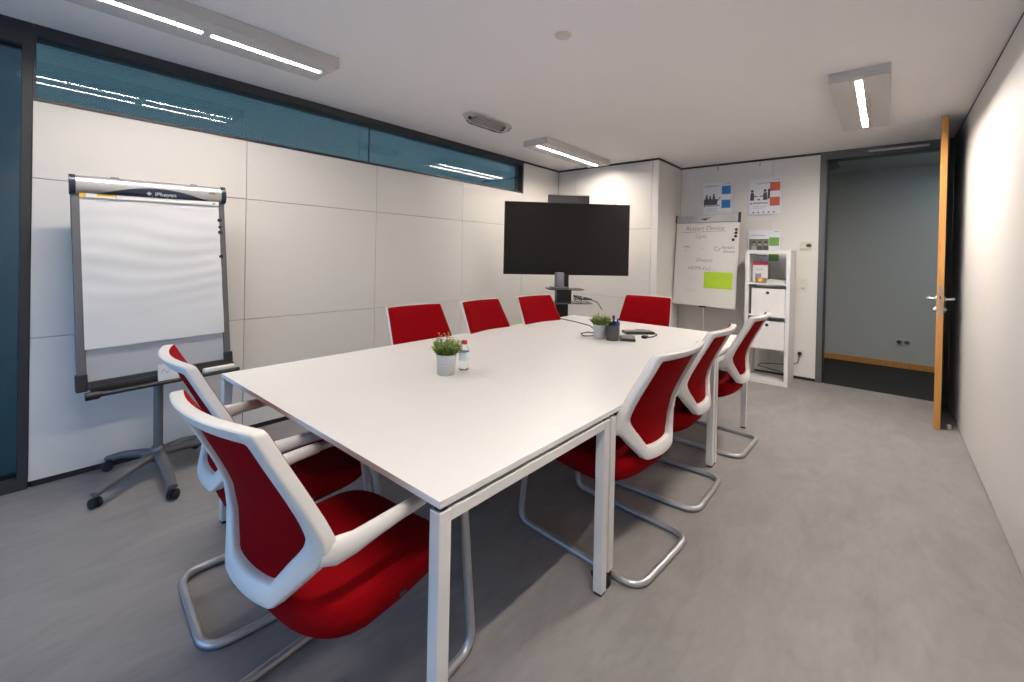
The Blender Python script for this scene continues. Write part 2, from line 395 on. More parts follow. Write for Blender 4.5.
ux, uy = (0.40-0.32), (5.965-5.012); L = math.hypot(ux, uy)
DM = Matrix(((ux/L, uy/L, 0, 0.32), (uy/L, -ux/L, 0, 5.012), (0, 0, 1, 0), (0, 0, 0, 1)))  # local x along the leaf from its free edge, y across (to the right wall)
bm = B(); box(bm, (0.0015, 0.001, 0.008), (L, 0.041, 2.568), M=DM)
df = mat('door_grey_laminate', (0.20, 0.205, 0.21), 0.5)
leaf = struct('door_2', bm, df)
bm = B(); box(bm, (0, 0, 0.006), (0.006, 0.042, 2.572), M=DM, bev=0.0008); struct('wood_edge', bm, WOODO, leaf)
bm = B(); box(bm, (-0.0015, 0.011, 0.93), (0.001, 0.031, 1.18), M=DM, bev=0.0005); box(bm, (-0.006, 0.017, 1.075), (0, 0.025, 1.10), M=DM, mi=1); box(bm, (-0.004, 0.017, 1.0), (0, 0.025, 1.035), M=DM)
struct('lock_plate', bm, [mat('steel_worn', (0.33, 0.29, 0.26), 0.4, 0.6), BLK], leaf)
for s, yv in ((-1, 0.0), (1, 0.042)):
    bm = B()
    tube(bm, fillet([(0.06, yv, 1.075), (0.06, yv+s*0.055, 1.075), (0.185, yv+s*0.055, 1.075)], 0.014), 0.010, 10, M=DM)
    t_ = Matrix.Translation((0.06, yv, 1.075)) @ Matrix.Rotation(-s*PI/2, 4, 'X'); lathe(bm, [(0.026, 0), (0.026, 0.007), (0.012, 0.010)], 20, M=DM @ t_)
    struct('door_handle', bm, ALU, leaf, smooth=50)
    bm = B(); t_ = Matrix.Translation((0.06, yv, 0.985)) @ Matrix.Rotation(-s*PI/2, 4, 'X'); lathe(bm, [(0.026, 0), (0.026, 0.008), (0.014, 0.011), (0.014, 0.02), (0, 0.02)], 20, M=DM @ t_)
    struct('lock_rosette', bm, ALU, leaf, smooth=50)
bm = B(); lathe(bm, [(0.016, 0.0), (0.016, 0.035), (0.010, 0.04), (0, 0.04)], 14); 
tag(obj('door_stopper', bm, ALU, smooth=50, loc=(0.42, 5.10, 0.0)), 'small metal door stopper on the floor between open door and right wall', 'door stopper')

# the hall behind the doorway
bm = B(); box(bm, (-1.6, Y2+0.021, -0.12), (1.9, HY, 0.0)); struct('floor_hall', bm, CARPET)
struct('ceiling_hall', box(B(), (-1.6, Y2+0.151, 2.60), (1.9, HY, 2.7)), mat('hall_ceiling_paint', (0.42, 0.44, 0.44), 0.8))
struct('wall_hall', box(B(), (-1.6, HY, 0), (1.9, HY+0.1, 2.7)), HALLW)
bm = B(); box(bm, (-1.7, Y2+0.151, 0), (-1.6, HY, 2.7)); struct('wall_hall_left', bm, HALLW)
bm = B(); box(bm, (1.9, Y2+0.151, 0), (2.0, HY, 2.7)); struct('wall_hall_right', bm, HALLW)
bm = B(); box(bm, (XR+.2, Y2+0.03, 0), (1.9, Y2+0.15, 2.7)); box(bm, (-1.6, Y2+0.151, 0), (-0.587, Y2+0.16, 2.7)); struct('wall_hall_near', bm, HALLW)
struct('baseboard_hall', box(B(), (-1.6, HY-0.015, 0.0), (1.9, HY-0.0005, 0.075), bev=0.002), WOODO)
t = thing('light_switch', 'grey light switch on the far hallway wall beyond the doorway', 'light switch', (0.205, HY, 1.15))
obj('switch_frame', box(B(), (-0.045, -0.010, -0.045), (0.045, -0.0005, 0.045), bev=0.003), HALLW, t)
obj('switch_rocker', box(B(), (-0.03, -0.014, -0.03), (0.03, -0.0102, 0.03), bev=0.002), HALLW, t)
t = thing('wall_socket', 'wide grey double socket low on the hallway wall', 'socket', (0.185, HY, 0.335))
SK = mat('socket_grey', (0.42, 0.41, 0.38), 0.5)
obj('socket_frame', box(B(), (-0.08, -0.012, -0.042), (0.08, -0.0005, 0.042), bev=0.003), SK, t)
for sx in (-0.038, 0.038):
    bm = B(); lathe(bm, [(0.026, 0), (0.026, 0.002), (0.019, 0.002), (0.019, -0.0), (0, 0.0)], 18, M=Matrix.Translation((sx, -0.0122, 0)) @ Matrix.Rotation(PI/2, 4, 'X')); obj('socket_insert', bm, mat('insert_grey', (0.16, 0.16, 0.15), 0.5), t)
hl = thing('added_hall_lamp', 'added ceiling lamp, unseen, brightening the hallway beyond the doorway', 'ceiling lamp', (1.2, 6.9, 2.60))  # unseen lamp, added only to brighten the hallway
obj('housing', box(B(), (-0.15, -0.15, -0.04), (0.15, 0.15, -0.0005), bev=0.004), FIXT, hl)
obj('diffuser', box(B(), (-0.13, -0.13, -0.044), (0.13, 0.13, -0.0402)), mat('added_hall_led', (0.9, 0.9, 0.9), 0.5, emit=((0.86, 0.98, 1.04), HALL_POWER)), hl)

# ------------------------------------------------------------------ ceiling lamps
def ceiling_lamp(x0, y0, label, led):
    t = thing('ceiling_light', label, 'ceiling light', (x0+0.155, y0+0.67, H), group='white ceiling lamps with two light slots')
    hwid, z0, z1 = 0.018, -0.068, -0.056
    bm = B(); box(bm, (-0.155, -0.67, -0.056), (0.155, 0.67, -0.0005), bev=0.002)
    for a_, b_ in ((-0.155, -hwid), (hwid, 0.155)): box(bm, (a_, -0.67, z0), (b_, 0.67, z1))
    for a_, b_ in ((-0.67, -0.625), (-0.02, 0.02), (0.625, 0.67)): box(bm, (-hwid, a_, z0), (hwid, b_, z1))
    obj('housing', bm, FIXT, t)
    for a in (-0.625, 0.02): obj('light_slot', box(B(), (-hwid+0.001, a+0.001, -0.0620), (hwid-0.001, a+0.604, -0.0562)), led, t)
    return t
ceiling_lamp(-2.975, 0.045, 'long white ceiling lamp nearest the camera, above the large flip chart', LEDS[0])
ceiling_lamp(-2.985, 3.64, 'white ceiling lamp above the television corner', LEDS[1])
ceiling_lamp(-0.315, 3.51, 'white ceiling lamp in front of the doorway', LEDS[2])
ceiling_lamp(-0.315, 0.0, 'white ceiling lamp above the right floor, out of frame overhead', LEDS[3])

# emergency light: clear faceted cover
t = thing('emergency_light', 'clear faceted emergency light on the ceiling near the strip window', 'emergency light', (-2.785, 2.885, H))
EC = mat_clear('clear_cover', (0.98, 0.97, 0.96), 1.2, 0.06)
hexo = [(-0.055, -0.26), (0.055, -0.26), (0.085, -0.20), (0.085, 0.20), (0.055, 0.26), (-0.055, 0.26), (-0.085, 0.20), (-0.085, -0.20)]
bm = B(); tt = bmesh.new()
rings = []
for s_, z_ in ((1.0, -0.0005), (1.0, -0.02), (0.86, -0.062)):
    rings.append([tt.verts.new((x*s_, y*s_, z_)) for x, y in hexo])
for a, b in zip(rings, rings[1:]):
    for k in range(8): tt.faces.new((a[k], a[(k+1) % 8], b[(k+1) % 8], b[k]))
tt.faces.new(rings[-1]); merge(bm, tt)
obj('clear_cover', bm, EC, t)
bm = B(); prism(bm, [(x*1.04, y*1.04) for x, y in hexo], -0.012, -0.001); obj('base_plate', bm, mat('emergency_base', (0.62, 0.60, 0.57), 0.5), t)
bm = B(); box(bm, (-0.045, -0.19, -0.03), (0.045, 0.17, -0.0125), bev=0.004); obj('reflector', bm, mat('emergency_reflector', (0.36, 0.34, 0.31), 0.4), t)
bm = B(); box(bm, (-0.02, 0.172, -0.05), (0.02, 0.19, -0.0125)); obj('lamp_holder', bm, BLK, t); bm = B(); box(bm, (-0.03, -0.22, -0.035), (-0.005, -0.20, -0.0125)); obj('lamp_holder', bm, BLK, t)
bm = B(); lathe(bm, [(0, -0.009), (0.035, -0.009), (0.045, -0.006), (0.048, -0.0004)], 28)
tag(obj('blank_cover', bm, mat('cover_beige', (0.64, 0.60, 0.53), 0.6), smooth=40, loc=(-1.388, 2.02, H)), 'round beige cover plate on the bare ceiling', 'ceiling cover')

# ------------------------------------------------------------------ tables
def leg_box(bm, x, y, z0, z1, s=0.04): box(bm, (x, y, z0), (x+s, y+s, z1), bev=0.0025)
def castor(bm, x, y, ang=0.6):
    M = Matrix.Translation((x, y, 0)) @ Matrix.Rotation(ang, 4, 'Z')
    for s in (-1, 1):
        lathe(bm, [(0.0, -0.010), (0.027, -0.010), (0.033, -0.005), (0.033, 0.005), (0.027, 0.010), (0, 0.010)], 20, M=M @ Matrix.Translation((s*0.020, 0.018, 0.0333)) @ Matrix.Rotation(PI/2, 4, 'Y'))
    box(bm, (-0.009, -0.018, 0.03), (0.009, 0.03, 0.069), M=M, bev=0.002); box(bm, (-0.017, -0.017, 0.060), (0.017, 0.017, 0.0705), M=M)
    box(bm, (-0.014, 0.045, 0.045), (0.014, 0.062, 0.053), M=M, bev=0.002); box(bm, (-0.006, 0.02, 0.05), (0.006, 0.05, 0.056), M=M)
def u_table(label, x0, x1, y0, y1, along, castor_side=False):
    t = thing('conference_table', label, 'table', ((x0+x1)/2, (y0+y1)/2, 0), group='white meeting tables pushed together')
    hx, hy = (x1-x0)/2, (y1-y0)/2; s = 0.04
    bm = box(B(), (-hx, -hy, 0.721), (hx, hy, 0.74), bev=0.0006)
    for f in bm.faces:
        if f.calc_center_median().z < 0.7211: f.material_index = 1     # assumed dark underside, added to deepen the shade under the table
    obj('tabletop', bm, [WHITE, mat('shade_underside', (0.10, 0.10, 0.10), 0.6)], t)
    inset = 0.0 if along == 'y' else 0.014
    for sx in (-1, 1):
        for sy in (-1, 1):
            bm = B(); x = -hx if sx < 0 else hx-s; y = -hy+inset if sy < 0 else hy-s-inset
            if castor_side and sy < 0:
                leg_box(bm, x, y, 0.072, 0.708); l = obj('leg', bm, TBLW, t)
                bm = B(); castor(bm, x+s/2, y+s/2, 2.28 if sx > 0 else 1.1); obj('castor', bm, BLKR, l)
            else:
                leg_box(bm, x, y, 0.012, 0.708); l = obj('leg', bm, TBLW, t)
                bm = B(); box(bm, (x+0.004, y+0.004, 0.0), (x+s-0.004, y+s-0.004, 0.0118)); obj('foot', bm, BLKR, l)
    for sg in (-1, 1):
        bm = B()
        if along == 'y':
            x = -hx if sg < 0 else hx-s; box(bm, (x, -hy+s, 0.676), (x+s, hy-s, 0.708), bev=0.002)
            obj('side_rail', bm, TBLW, t)
        else:
            y = -hy+inset if sg < 0 else hy-s-inset; box(bm, (-hx+s, y, 0.676), (hx-s, y+s, 0.708), bev=0.002)
            obj('end_rail', bm, TBLW, t)
    bm = B()
    if along == 'y': box(bm, (-hx+s, -0.10, 0.682), (hx-s, -0.06, 0.712)); box(bm, (-hx+s, 0.06, 0.682), (hx-s, 0.10, 0.712))
    else: box(bm, (-0.10, -hy+s+inset, 0.682), (-0.06, hy-s-inset, 0.712)); box(bm, (0.06, -hy+s+inset, 0.682), (0.10, hy-s-inset, 0.712))
    obj('cross_beam', bm, TBLW, t)
    for sx in (-1, 1):
        for sy in (-1, 1):
            bm = B(); x = sx*(hx-s/2); y = sy*(hy-s/2-inset); box(bm, (x-0.012, y-0.012, 0.7082), (x+0.012, y+0.012, 0.7208)); obj('spacer', bm, BLK, t)
    return t
TX0, TX1 = -2.507, -0.836
u_table('white meeting table at the near end, its square corner closest to the camera', TX0, TX1, 0.72, 1.608, 'y')
u_table('white castor table of the middle pair, right one beside the open floor', -1.6710, TX1, 1.6087, 3.0775, 'x', True)
u_table('white castor table of the middle pair, left one toward the panelled wall', TX0, -1.6720, 1.6087, 3.0775, 'x', True)
u_table('white meeting table at the far end, before the television and the flip chart', TX0, TX1, 3.0782, 3.95, 'y')

# ------------------------------------------------------------------ cantilever chairs
CY = -0.33                                     # local y of the top of the back; the chair faces +y
PROF = [(0.38, 0.075), (0.44, 0.092), (0.50, 0.106), (0.56, 0.118), (0.62, 0.124), (0.68, 0.115), (0.74, 0.092), (0.80, 0.064), (0.88, 0.024), (0.98, -0.024)]
def prof(z):
    for (a, ya), (b, yb) in zip(PROF, PROF[1:]):
        if z <= b:
            t = (z-a)/(b-a); return ya+(yb-ya)*t
    return PROF[-1][1]
def back_y(x, z): return CY + prof(z) - 0.050*(1-min(1, (x/0.262)**2))
OUT = [(0, .978), (.10, .978), (.212, .977), (.226, .972), (.231, .958), (.241, .86), (.252, .76), (.263, .69), (.262, .655), (.246, .622), (.19, .560), (.137, .505), (.126, .494), (.108, .488), (.06, .485), (0, .484)]
INN = [(0, .944), (.09, .944), (.183, .942), (.193, .939), (.196, .930), (.203, .86), (.211, .765), (.214, .715), (.211, .685), (.197, .655), (.150, .603), (.108, .552), (.102, .545), (.088, .540), (.05, .537), (0, .536)]
def dens(poly, k=3):
    o = []
    for i in range(len(poly)-1):
        for j in range(k):
            p0 = poly[max(i-1, 0)] if i else (-poly[1][0], poly[1][1]); p1 = poly[i]; p2 = poly[i+1]; p3 = poly[i+2] if i+2 < len(poly) else (-poly[-2][0], poly[-2][1])
            t = j/k
            q = []
            for c in (0, 1):
                q.append(0.5*((2*p1[c]) + (p2[c]-p0[c])*t*0.6 + (2*p0[c]*0 + 3*(p2[c]-p1[c])*2 - 0.6*2*(p2[c]-p0[c]) - 0.6*(p3[c]-p1[c]))*t*t + (-2*2*(p2[c]-p1[c]) + 0.6*(p2[c]-p0[c]) + 0.6*(p3[c]-p1[c]))*t**3))
            o.append(tuple(q))
    o.append(poly[-1]); return o
def make_chair(label):
    t = thing('cantilever_chair', label, 'chair', group='red cantilever chairs around the meeting table')
    # back frame: white plastic ring following the curved back
    o = dens(OUT); i_ = dens(INN)
    o = o + [(-x, z) for x, z in o[-2:0:-1]]; i_ = i_ + [(-x, z) for x, z in i_[-2:0:-1]]
    sec = [(0.0, 0.006), (0.0, -0.018), (0.03, -0.023), (0.12, -0.0265), (0.5, -0.028), (0.86, -0.0255), (0.96, -0.021), (1.0, -0.015), (1.0, 0.006)]
    bm = B(); rings = []
    for (ox, oz), (ix, iz) in zip(o, i_):
        r = []
        for s_, d_ in sec:
            x = ox+(ix-ox)*s_; z = oz+(iz-oz)*s_; r.append(bm.verts.new((x, back_y(x, z)+d_, z)))
        rings.append(r)
    n = len(rings); m_ = len(sec)
    for k in range(n):
        a, b = rings[k], rings[(k+1) % n]
        for q in range(m_): bm.faces.new((a[q], a[(q+1) % m_], b[(q+1) % m_], b[q]))
    obj('back_frame', bm, PLAST, t, smooth=50)
    # upholstered back pad
    bm = B(); NU, NV = 16, 26; zt, zb = 0.974, 0.488
    def hw(z):
        for (x0, z0), (x1, z1) in zip(OUT[4:], OUT[5:]):
            if z0 >= z >= z1: return x0+(x1-x0)*(z0-z)/(z0-z1+1e-9)
        return 0.22
    front, backv = [], []
    for v in range(NV+1):
        z = zt+(zb-zt)*v/NV; h = min(hw(min(z, 0.955)), 0.252)-0.003
        if z > 0.962: h -= 0.006*((z-0.962)/0.012)**2
        ra, rb = [], []
        for u in range(NU+1):
            s_ = -1+2*u/NU; x = h*s_; ed = (1-abs(s_)**6); ev = 1-abs(2*v/NV-1)**10
            y = back_y(x, z)
            ra.append(bm.verts.new((x, y+0.009+0.018*ed*ev, z))); rb.append(bm.verts.new((x, y-0.002 if (abs(s_) > .99 or v in (0, NV)) else y-0.004, z)))
        front.append(ra); backv.append(rb)
    for v in range(NV):
        for u in range(NU):
            bm.faces.new((front[v][u], front[v][u+1], front[v+1][u+1], front[v+1][u])); bm.faces.new((backv[v][u], backv[v+1][u], backv[v+1][u+1], backv[v][u+1]))
    for v in range(NV):
        for u in (0, NU): bm.faces.new((front[v][u], front[v+1][u], backv[v+1][u], backv[v][u]))
    for u in range(NU):
        for v in (0, NV): bm.faces.new((front[v][u], front[v][u+1], backv[v][u+1], backv[v][u]))
    obj('backrest', bm, RED, t, smooth=60)
    # seat: thick upholstered bowl
    bm = B(); N = 40
    def outline(a, s_):
        ca, sa = math.cos(a), math.sin(a); e = 2/4.6
        x = 0.250*s_*math.copysign(abs(ca)**e, ca); y = 0.265*s_*math.copysign(abs(sa)**e, sa)
        if sa < 0: x *= 1-0.16*(abs(sa)**1.5)
        return x, CY+0.345+y
    def ring(s_, f):
        r = []
        for k in range(N):
            x, y = outline(2*PI*k/N, s_); r.append(bm.verts.new((x, y, f(x, y-CY, s_))))
        return r
    top = lambda x, y, s_: 0.462 + 0.018*(abs(x)/0.245)**2 - 0.030*max(0, (y-0.42)/0.17)**2 + 0.035*max(0, (0.22-y)/0.13)**2
    bot = lambda x, y, s_: 0.350 + 0.030*max(0, (y-0.30)/0.29) + 0.055*(s_**3)*0.6 + 0.03*max(0, (0.25-y)/0.16)**2
    levels = [(0.30, top, 0), (0.6, top, 0), (0.85, top, 0), (0.95, top, -0.004), (0.99, top, -0.014)]
    rs = []
    for s_, f, d_ in levels: rs.append(ring(s_, (lambda d_: lambda x, y, q: top(x, y, q)+d_)(d_)))
    rs.append(ring(1.0, lambda x, y, q: (top(x, y, q)-0.03)*0.75+bot(x, y, q)*0.25))
    rs.append(ring(0.995, lambda x, y, q: top(x, y, q)*0.40+bot(x, y, q)*0.60-0.005))
    for s_ in (0.97, 0.90, 0.75, 0.5, 0.25): rs.append(ring(s_, bot))
    c0 = bm.verts.new((0, CY+0.342, 0.462)); c1 = bm.verts.new((0, CY+0.342, 0.349))
    for a, b in zip(rs, rs[1:]):
        for k in range(N): bm.faces.new((a[k], a[(k+1) % N], b[(k+1) % N], b[k]))
    for k in range(N):
        bm.faces.new((c0, rs[0][k], rs[0][(k+1) % N])); bm.faces.new((c1, rs[-1][(k+1) % N], rs[-1][k]))
    st = obj('seat', bm, RED, t, smooth=80)
    for sx in (-1, 1):
        bm = B(); box(bm, (sx*0.2440, CY+0.335, 0.398), (sx*0.2510, CY+0.357, 0.410), bev=0.001); obj('fabric_tag', bm, ALU if False else BLK, st)
    # arms growing out of the frame
    for sx in (-1, 1):
        pts = [(0.243, 0.100, 0.646), (0.257, 0.132, 0.644), (0.265, 0.175, 0.645), (0.268, 0.24, 0.651), (0.269, 0.32, 0.655), (0.269, 0.40, 0.656), (0.269, 0.408, 0.656)]
        rr = [(0.030, 0.013), (0.035, 0.0165), (0.029, 0.0175), (0.024, 0.0175), (0.021, 0.017), (0.019, 0.0165), (0.014, 0.012)]
        bm = B(); tube(bm, [(sx*x, CY+y-0.004, z) for x, y, z in pts], rr, 16, up=(0, 0, 1)); obj('armrest', bm, PLAST, t, smooth=60)
    # one continuous bent steel tube
    h = [(0.269, 0.400, 0.656), (0.269, 0.505, 0.655), (0.262, 0.580, 0.595), (0.240, 0.668, 0.0158), (0.240, 0.005, 0.0158)]
    pts = [(x, CY+y, z) for x, y, z in h] + [(-x, CY+y, z) for x, y, z in h[::-1]]
    rad = [0, 0.05, 0.06, 0.06, 0.085, 0.085, 0.06, 0.06, 0.05, 0]
    bm = B(); tube(bm, fillet(pts, rad, 7), 0.0148, 14); 
    for y in (0.20, 0.50): pass
    obj('sled_frame', bm, SILV, t, smooth=60)
    bm = B()
    for y in (0.50,): box(bm, (-0.262, CY+y+0.10, 0.405), (0.262, CY+y+0.125, 0.425))
    bm.free()
    return t
c0 = None
def chair(bx, by, face_deg, label):
    """bx, by: plan point under the middle of the top of the back; face_deg: direction the sitter looks (deg from +x)"""
    global c0
    a = math.radians(face_deg); rz = a-PI/2
    loc = (bx+math.cos(a)*(-CY), by+math.sin(a)*(-CY), 0)
    if c0 is None:
        c0 = make_chair(label); c0.location = loc; c0.rotation_euler = (0, 0, rz); return c0
    return dup(c0, loc, rz, label)
chair(-1.232, 0.378, 95.5, 'red cantilever chair nearest the camera, seen from behind at the near table end')
chair(-1.940, 0.465, 85.5, 'red cantilever chair at the near table end, half hidden beside the large flip chart')
chair(-0.715, 1.935, 176, 'red chair on the open-floor side, nearest of the three, just past the square table leg')
chair(-0.738, 2.655, 180.5, 'red chair on the open-floor side, middle of the three along the table')
chair(-0.715, 3.515, 178.5, 'red chair on the open-floor side, farthest of the three, before the white shelf')
chair(-2.60, 1.985, -3, 'red chair on the panelled-wall side, nearest of the three, behind the front potted plant')
chair(-2.555, 2.63, 3, 'red chair on the panelled-wall side, middle of the three')
chair(-2.515, 3.315, -5, 'red chair on the panelled-wall side, farthest of the three, under the television')
chair(-1.815, 4.215, -85, 'red chair alone at the far table end, facing the camera')

# ------------------------------------------------------------------ big flip chart
t = thing('flip_chart', 'large mobile flip chart with grey frame and blank white pad by the left wall', 'flip chart', (-3.34, 0.633, 0))
BW, BH, lean = 0.69, 1.09, math.radians(4.86)
FC = Matrix.Translation((-3.35+3.34, 0.022, 1.171)) @ Matrix(((0, -math.sin(lean), math.cos(lean), 0), (1, 0, 0, 0), (0, math.cos(lean), math.sin(lean), 0), (0, 0, 0, 1)))
FC = Matrix.Rotation(math.radians(1.64), 4, 'X') @ FC    # local: x right, y up, z out of the board
hw_, hh = BW/2, BH/2
bm = B(); box(bm, (-hw_+0.02, -hh, -0.012), (hw_-0.02, hh, 0.0), M=FC); obj('writing_board', bm, GREYB, t)
for s in (-1, 1):
    bm = B(); box(bm, (s*hw_-0.02, -hh, -0.022), (s*hw_+0.02, hh, 0.008), M=FC, bev=0.005); obj('side_post', bm, mat('dark_grey_post', (0.13, 0.132, 0.14), 0.35, 0.4), t)
# clamp bar, half round with a navy lens-shaped inlay
bm = B(); prof_ = [(0.0, -0.02)] + [(0.045*math.sin(PI*k/12), -0.045*math.cos(PI*k/12)) for k in range(13)] + [(0, 0.05)]
tt = bmesh.new(); NN = 13
rows = []
for X in (-hw_+0.001, hw_-0.001):
    rows.append([tt.verts.new((X, hh-0.005-0.052*math.cos(PI*k/12), 0.004+0.034*math.sin(PI*k/12))) for k in range(13)])
for k in range(12): tt.faces.new((rows[0][k], rows[0][k+1], rows[1][k+1], rows[1][k]))
tt.faces.new(rows[0]); tt.faces.new(rows[1]); tt.faces.new((rows[0][0], rows[0][12], rows[1][12], rows[1][0])); merge(bm, tt, FC)
cb = obj('clamp_bar', bm, ALU, t, smooth=40)
def barpt(X, v, off=0.0012):   # v in 0..1 from lower lip up over the bar
    a = PI*v; r1, r2 = 0.052+off, 0.034+off
    return FC @ Vector((X, hh-0.005-r1*math.cos(a), 0.004+r2*math.sin(a)))
bm = B(); nx = 40; gr = []
for i in range(nx+1):
    s_ = -1+2*i/nx; X = 0.005+s_*0.285; top_v = 0.10+0.42*(1-s_*s_)
    gr.append([bm.verts.new(barpt(X, 0.10+(top_v-0.10)*j/6)) for j in range(7)])
for i in range(nx):
    for j in range(6): bm.faces.new((gr[i][j], gr[i+1][j], gr[i+1][j+1], gr[i][j+1]))
inl = obj('inlay', bm, NAVY, cb, smooth=60)
va = 0.31; pc = barpt(0.03, va, 0.0025); up_ = (barpt(0.03, va+0.03)-barpt(0.03, va-0.03)).normalized(); rt = (FC.to_3x3() @ Vector((1, 0, 0))).normalized()
MT = face_M(pc - up_*0.010, rt, up_)
bm = B(); text(bm, 'iPheyen', 0.034, MT @ Matrix.Translation((0.018, 0, 0)), offset=0.0006)
lathe(bm, [(0.008, -0.0005), (0.013, -0.0005), (0.013, 0.0008), (0.008, 0.0008)], 4, M=MT @ Matrix.Translation((-0.062, 0.012, 0)))
box(bm, (-0.049, -0.003, -0.0005), (-0.045, 0.001, 0.0008), M=MT)
obj('logo', bm, PAPER, cb)
bm = B(); q = barpt(hw_-0.05, 0.5, 0.0018); scrib(bm, -0.02, 0.012, 0, 0.009, face_M(q, rt, (barpt(0, .53)-barpt(0, .47)).normalized()), w=.35); obj('bar_mark', bm, mat('mark_red', (0.3, 0.04, 0.03), 0.6), cb)
for s in (-1, 1):
    bm = B(); tt = bmesh.new(); rows = []
    for X in ((s*hw_, s*(hw_+0.025)) if s > 0 else (s*(hw_+0.025), s*hw_)):
        rows.append([tt.verts.new((X, hh-0.005-0.057*math.cos(PI*k/12), 0.001+0.042*math.sin(PI*k/12))) for k in range(13)])
    for k in range(12): tt.faces.new((rows[0][k], rows[0][k+1], rows[1][k+1], rows[1][k]))
    tt.faces.new(rows[0]); tt.faces.new(rows[1]); tt.faces.new((rows[0][0], rows[0][12], rows[1][12], rows[1][0])); merge(bm, tt, FC)
    obj('end_cap', bm, NAVY, t, smooth=40)
for X in (-0.18, 0.20):
    bm = B(); box(bm, (X-0.018, hh+0.044, -0.004), (X+0.018, hh+0.051, 0.010), M=FC, bev=0.002); obj('pad_hook', bm, BLK, t)
# bottom clamp, tray
bm = B(); box(bm, (-hw_-0.02, -hh-0.045, -0.022), (hw_+0.02, -hh+0.0, 0.020), M=FC, bev=0.004); obj('bottom_rail', bm, mat('charcoal_rail', (0.035, 0.037, 0.043), 0.3), t)
for s in (-1, 1):
    bm = B(); box(bm, (s*(hw_+0.002)-0.024, -hh-0.05, -0.026), (s*(hw_+0.002)+0.024, -hh+0.045, 0.026), M=FC, bev=0.006); obj('corner_joint', bm, BLK, t)
bm = B(); tt = [(-hw_+0.04, 0), (hw_+0.04, 0)]
x0_, x1_ = -hw_+0.03, hw_+0.028
box(bm, (x0_, -hh-0.070, 0.024), (x1_, -hh-0.060, 0.13), M=FC, bev=0.003)
box(bm, (x0_, -hh-0.060, 0.022), (x1_, -hh-0.025, 0.032), M=FC, bev=0.002)
tube(bm, [(x0_, -hh-0.060, 0.13), (x1_, -hh-0.060, 0.13)], 0.012, 10, M=FC)
tr = obj('pen_tray', bm, BLK, t, smooth=40)
bm = B(); lathe(bm, [(0, -0.03), (0.022, -0.03), (0.022, 0.02), (0.017, 0.03), (0, 0.03)], 16, M=FC @ Matrix.Translation((x0_, -hh-0.06, 0.128)) @ Matrix.Rotation(PI/2, 4, 'Y')); obj('tray_knob', bm, BLK, tr, smooth=50)
# clear film along the lower edge of the board, held by the rail
# column and five-star base
bm = B(); tube(bm, [(0, 0, 0.10), (-0.035, 0, 1.0)], 0.024, 16); obj('column', bm, GREYM, t, smooth=60)
bm = B(); lathe(bm, [(0.04, 0.075), (0.045, 0.09), (0.042, 0.14), (0.03, 0.16)], 20); hub = obj('base_hub', bm, GREYM, t, smooth=50)
ends = [(0.254, -0.308), (0.448, -0.02), (-0.04, 0.42), (-0.215, 0.235), (-0.235, -0.2)]
for ex, ey in ends:
    bm = B(); d = Vector((ex, ey, 0)).normalized()
    tube(bm, [d*0.02+Vector((0, 0, 0.115)), Vector((ex*0.35, ey*0.35, 0.112)), Vector((ex*0.7, ey*0.7, 0.098)), Vector((ex, ey, 0.075))], [(0.026, 0.030), (0.023, 0.029), (0.020, 0.027), (0.014, 0.023)], 12)
    lg = obj('base_leg', bm, GREYM, t, smooth=60)
    bm = B(); M = Matrix.Translation((ex*0.97, ey*0.97, 0)) @ Matrix.Rotation(rnd.uniform(0, 6), 4, 'Z')
    for s in (-1, 1): lathe(bm, [(0, -0.010), (0.022, -0.010), (0.0265, -0.005), (0.0265, 0.005), (0.022, 0.010), (0, 0.010)], 18, M=M @ Matrix.Translation((s*0.014, 0.01, 0.0267)) @ Matrix.Rotation(PI/2, 4, 'Y'))
    box(bm, (-0.007, -0.012, 0.03), (0.007, 0.014, 0.066), M=M, bev=0.002)
    obj('castor', bm, BLKR, lg, smooth=50)
# the pad: printed head strip and sheets with soft ripples
pad = thing('paper_pad', 'blank white paper pad with rippled sheets clamped on the large flip chart', 'paper pad', (-3.34, 0.633, 1.16))
PM = Matrix.Translation((0, 0, -1.16)) @ FC
bm = B(); nx, nz = 24, 48; pw = 0.330; pt, pb = hh-0.055, -hh+0.175
fr, bk = [], []
def rip(u, v): return 0.010 + 0.0016*math.sin(v*62+2.6*math.sin(u*4.1+v*5))*min(1, 4*(1-v))*math.exp(-((v-0.42)/0.33)**2) + 0.002*math.sin(v*19+u*4) + 0.006*v
for j in range(nz+1):
    v = j/nz; z_ = pt+(pb-pt)*v
    fr.append([bm.verts.new(PM @ Vector((-pw+2*pw*i/nx, z_, rip(i/nx, v)))) for i in range(nx+1)])
    bk.append([bm.verts.new(PM @ Vector((-pw+2*pw*i/nx, z_, rip(i/nx, v)-0.006))) for i in range(nx+1)])
for j in range(nz):
    for i in range(nx):
        bm.faces.new((fr[j][i], fr[j][i+1], fr[j+1][i+1], fr[j+1][i])); bm.faces.new((bk[j][i], bk[j+1][i], bk[j+1][i+1], bk[j][i+1]))
    for i in (0, nx): bm.faces.new((fr[j][i], fr[j+1][i], bk[j+1][i], bk[j][i]))
for i in range(nx):
    for j in (0, nz): bm.faces.new((fr[j][i], fr[j][i+1], bk[j][i+1], bk[j][i]))
obj('sheets', bm, PAPER, pad, smooth=60)
bm = B(); box(bm, (-pw, pt-0.022, 0.0165), (pw, pt+0.012, 0.0185), M=PM)
hs = obj('head_strip', bm, mat('strip_grey', (0.62, 0.61, 0.60), 0.6), pad)
YEL = mat('label_yellow', (0.70, 0.42, 0.02), 0.6)
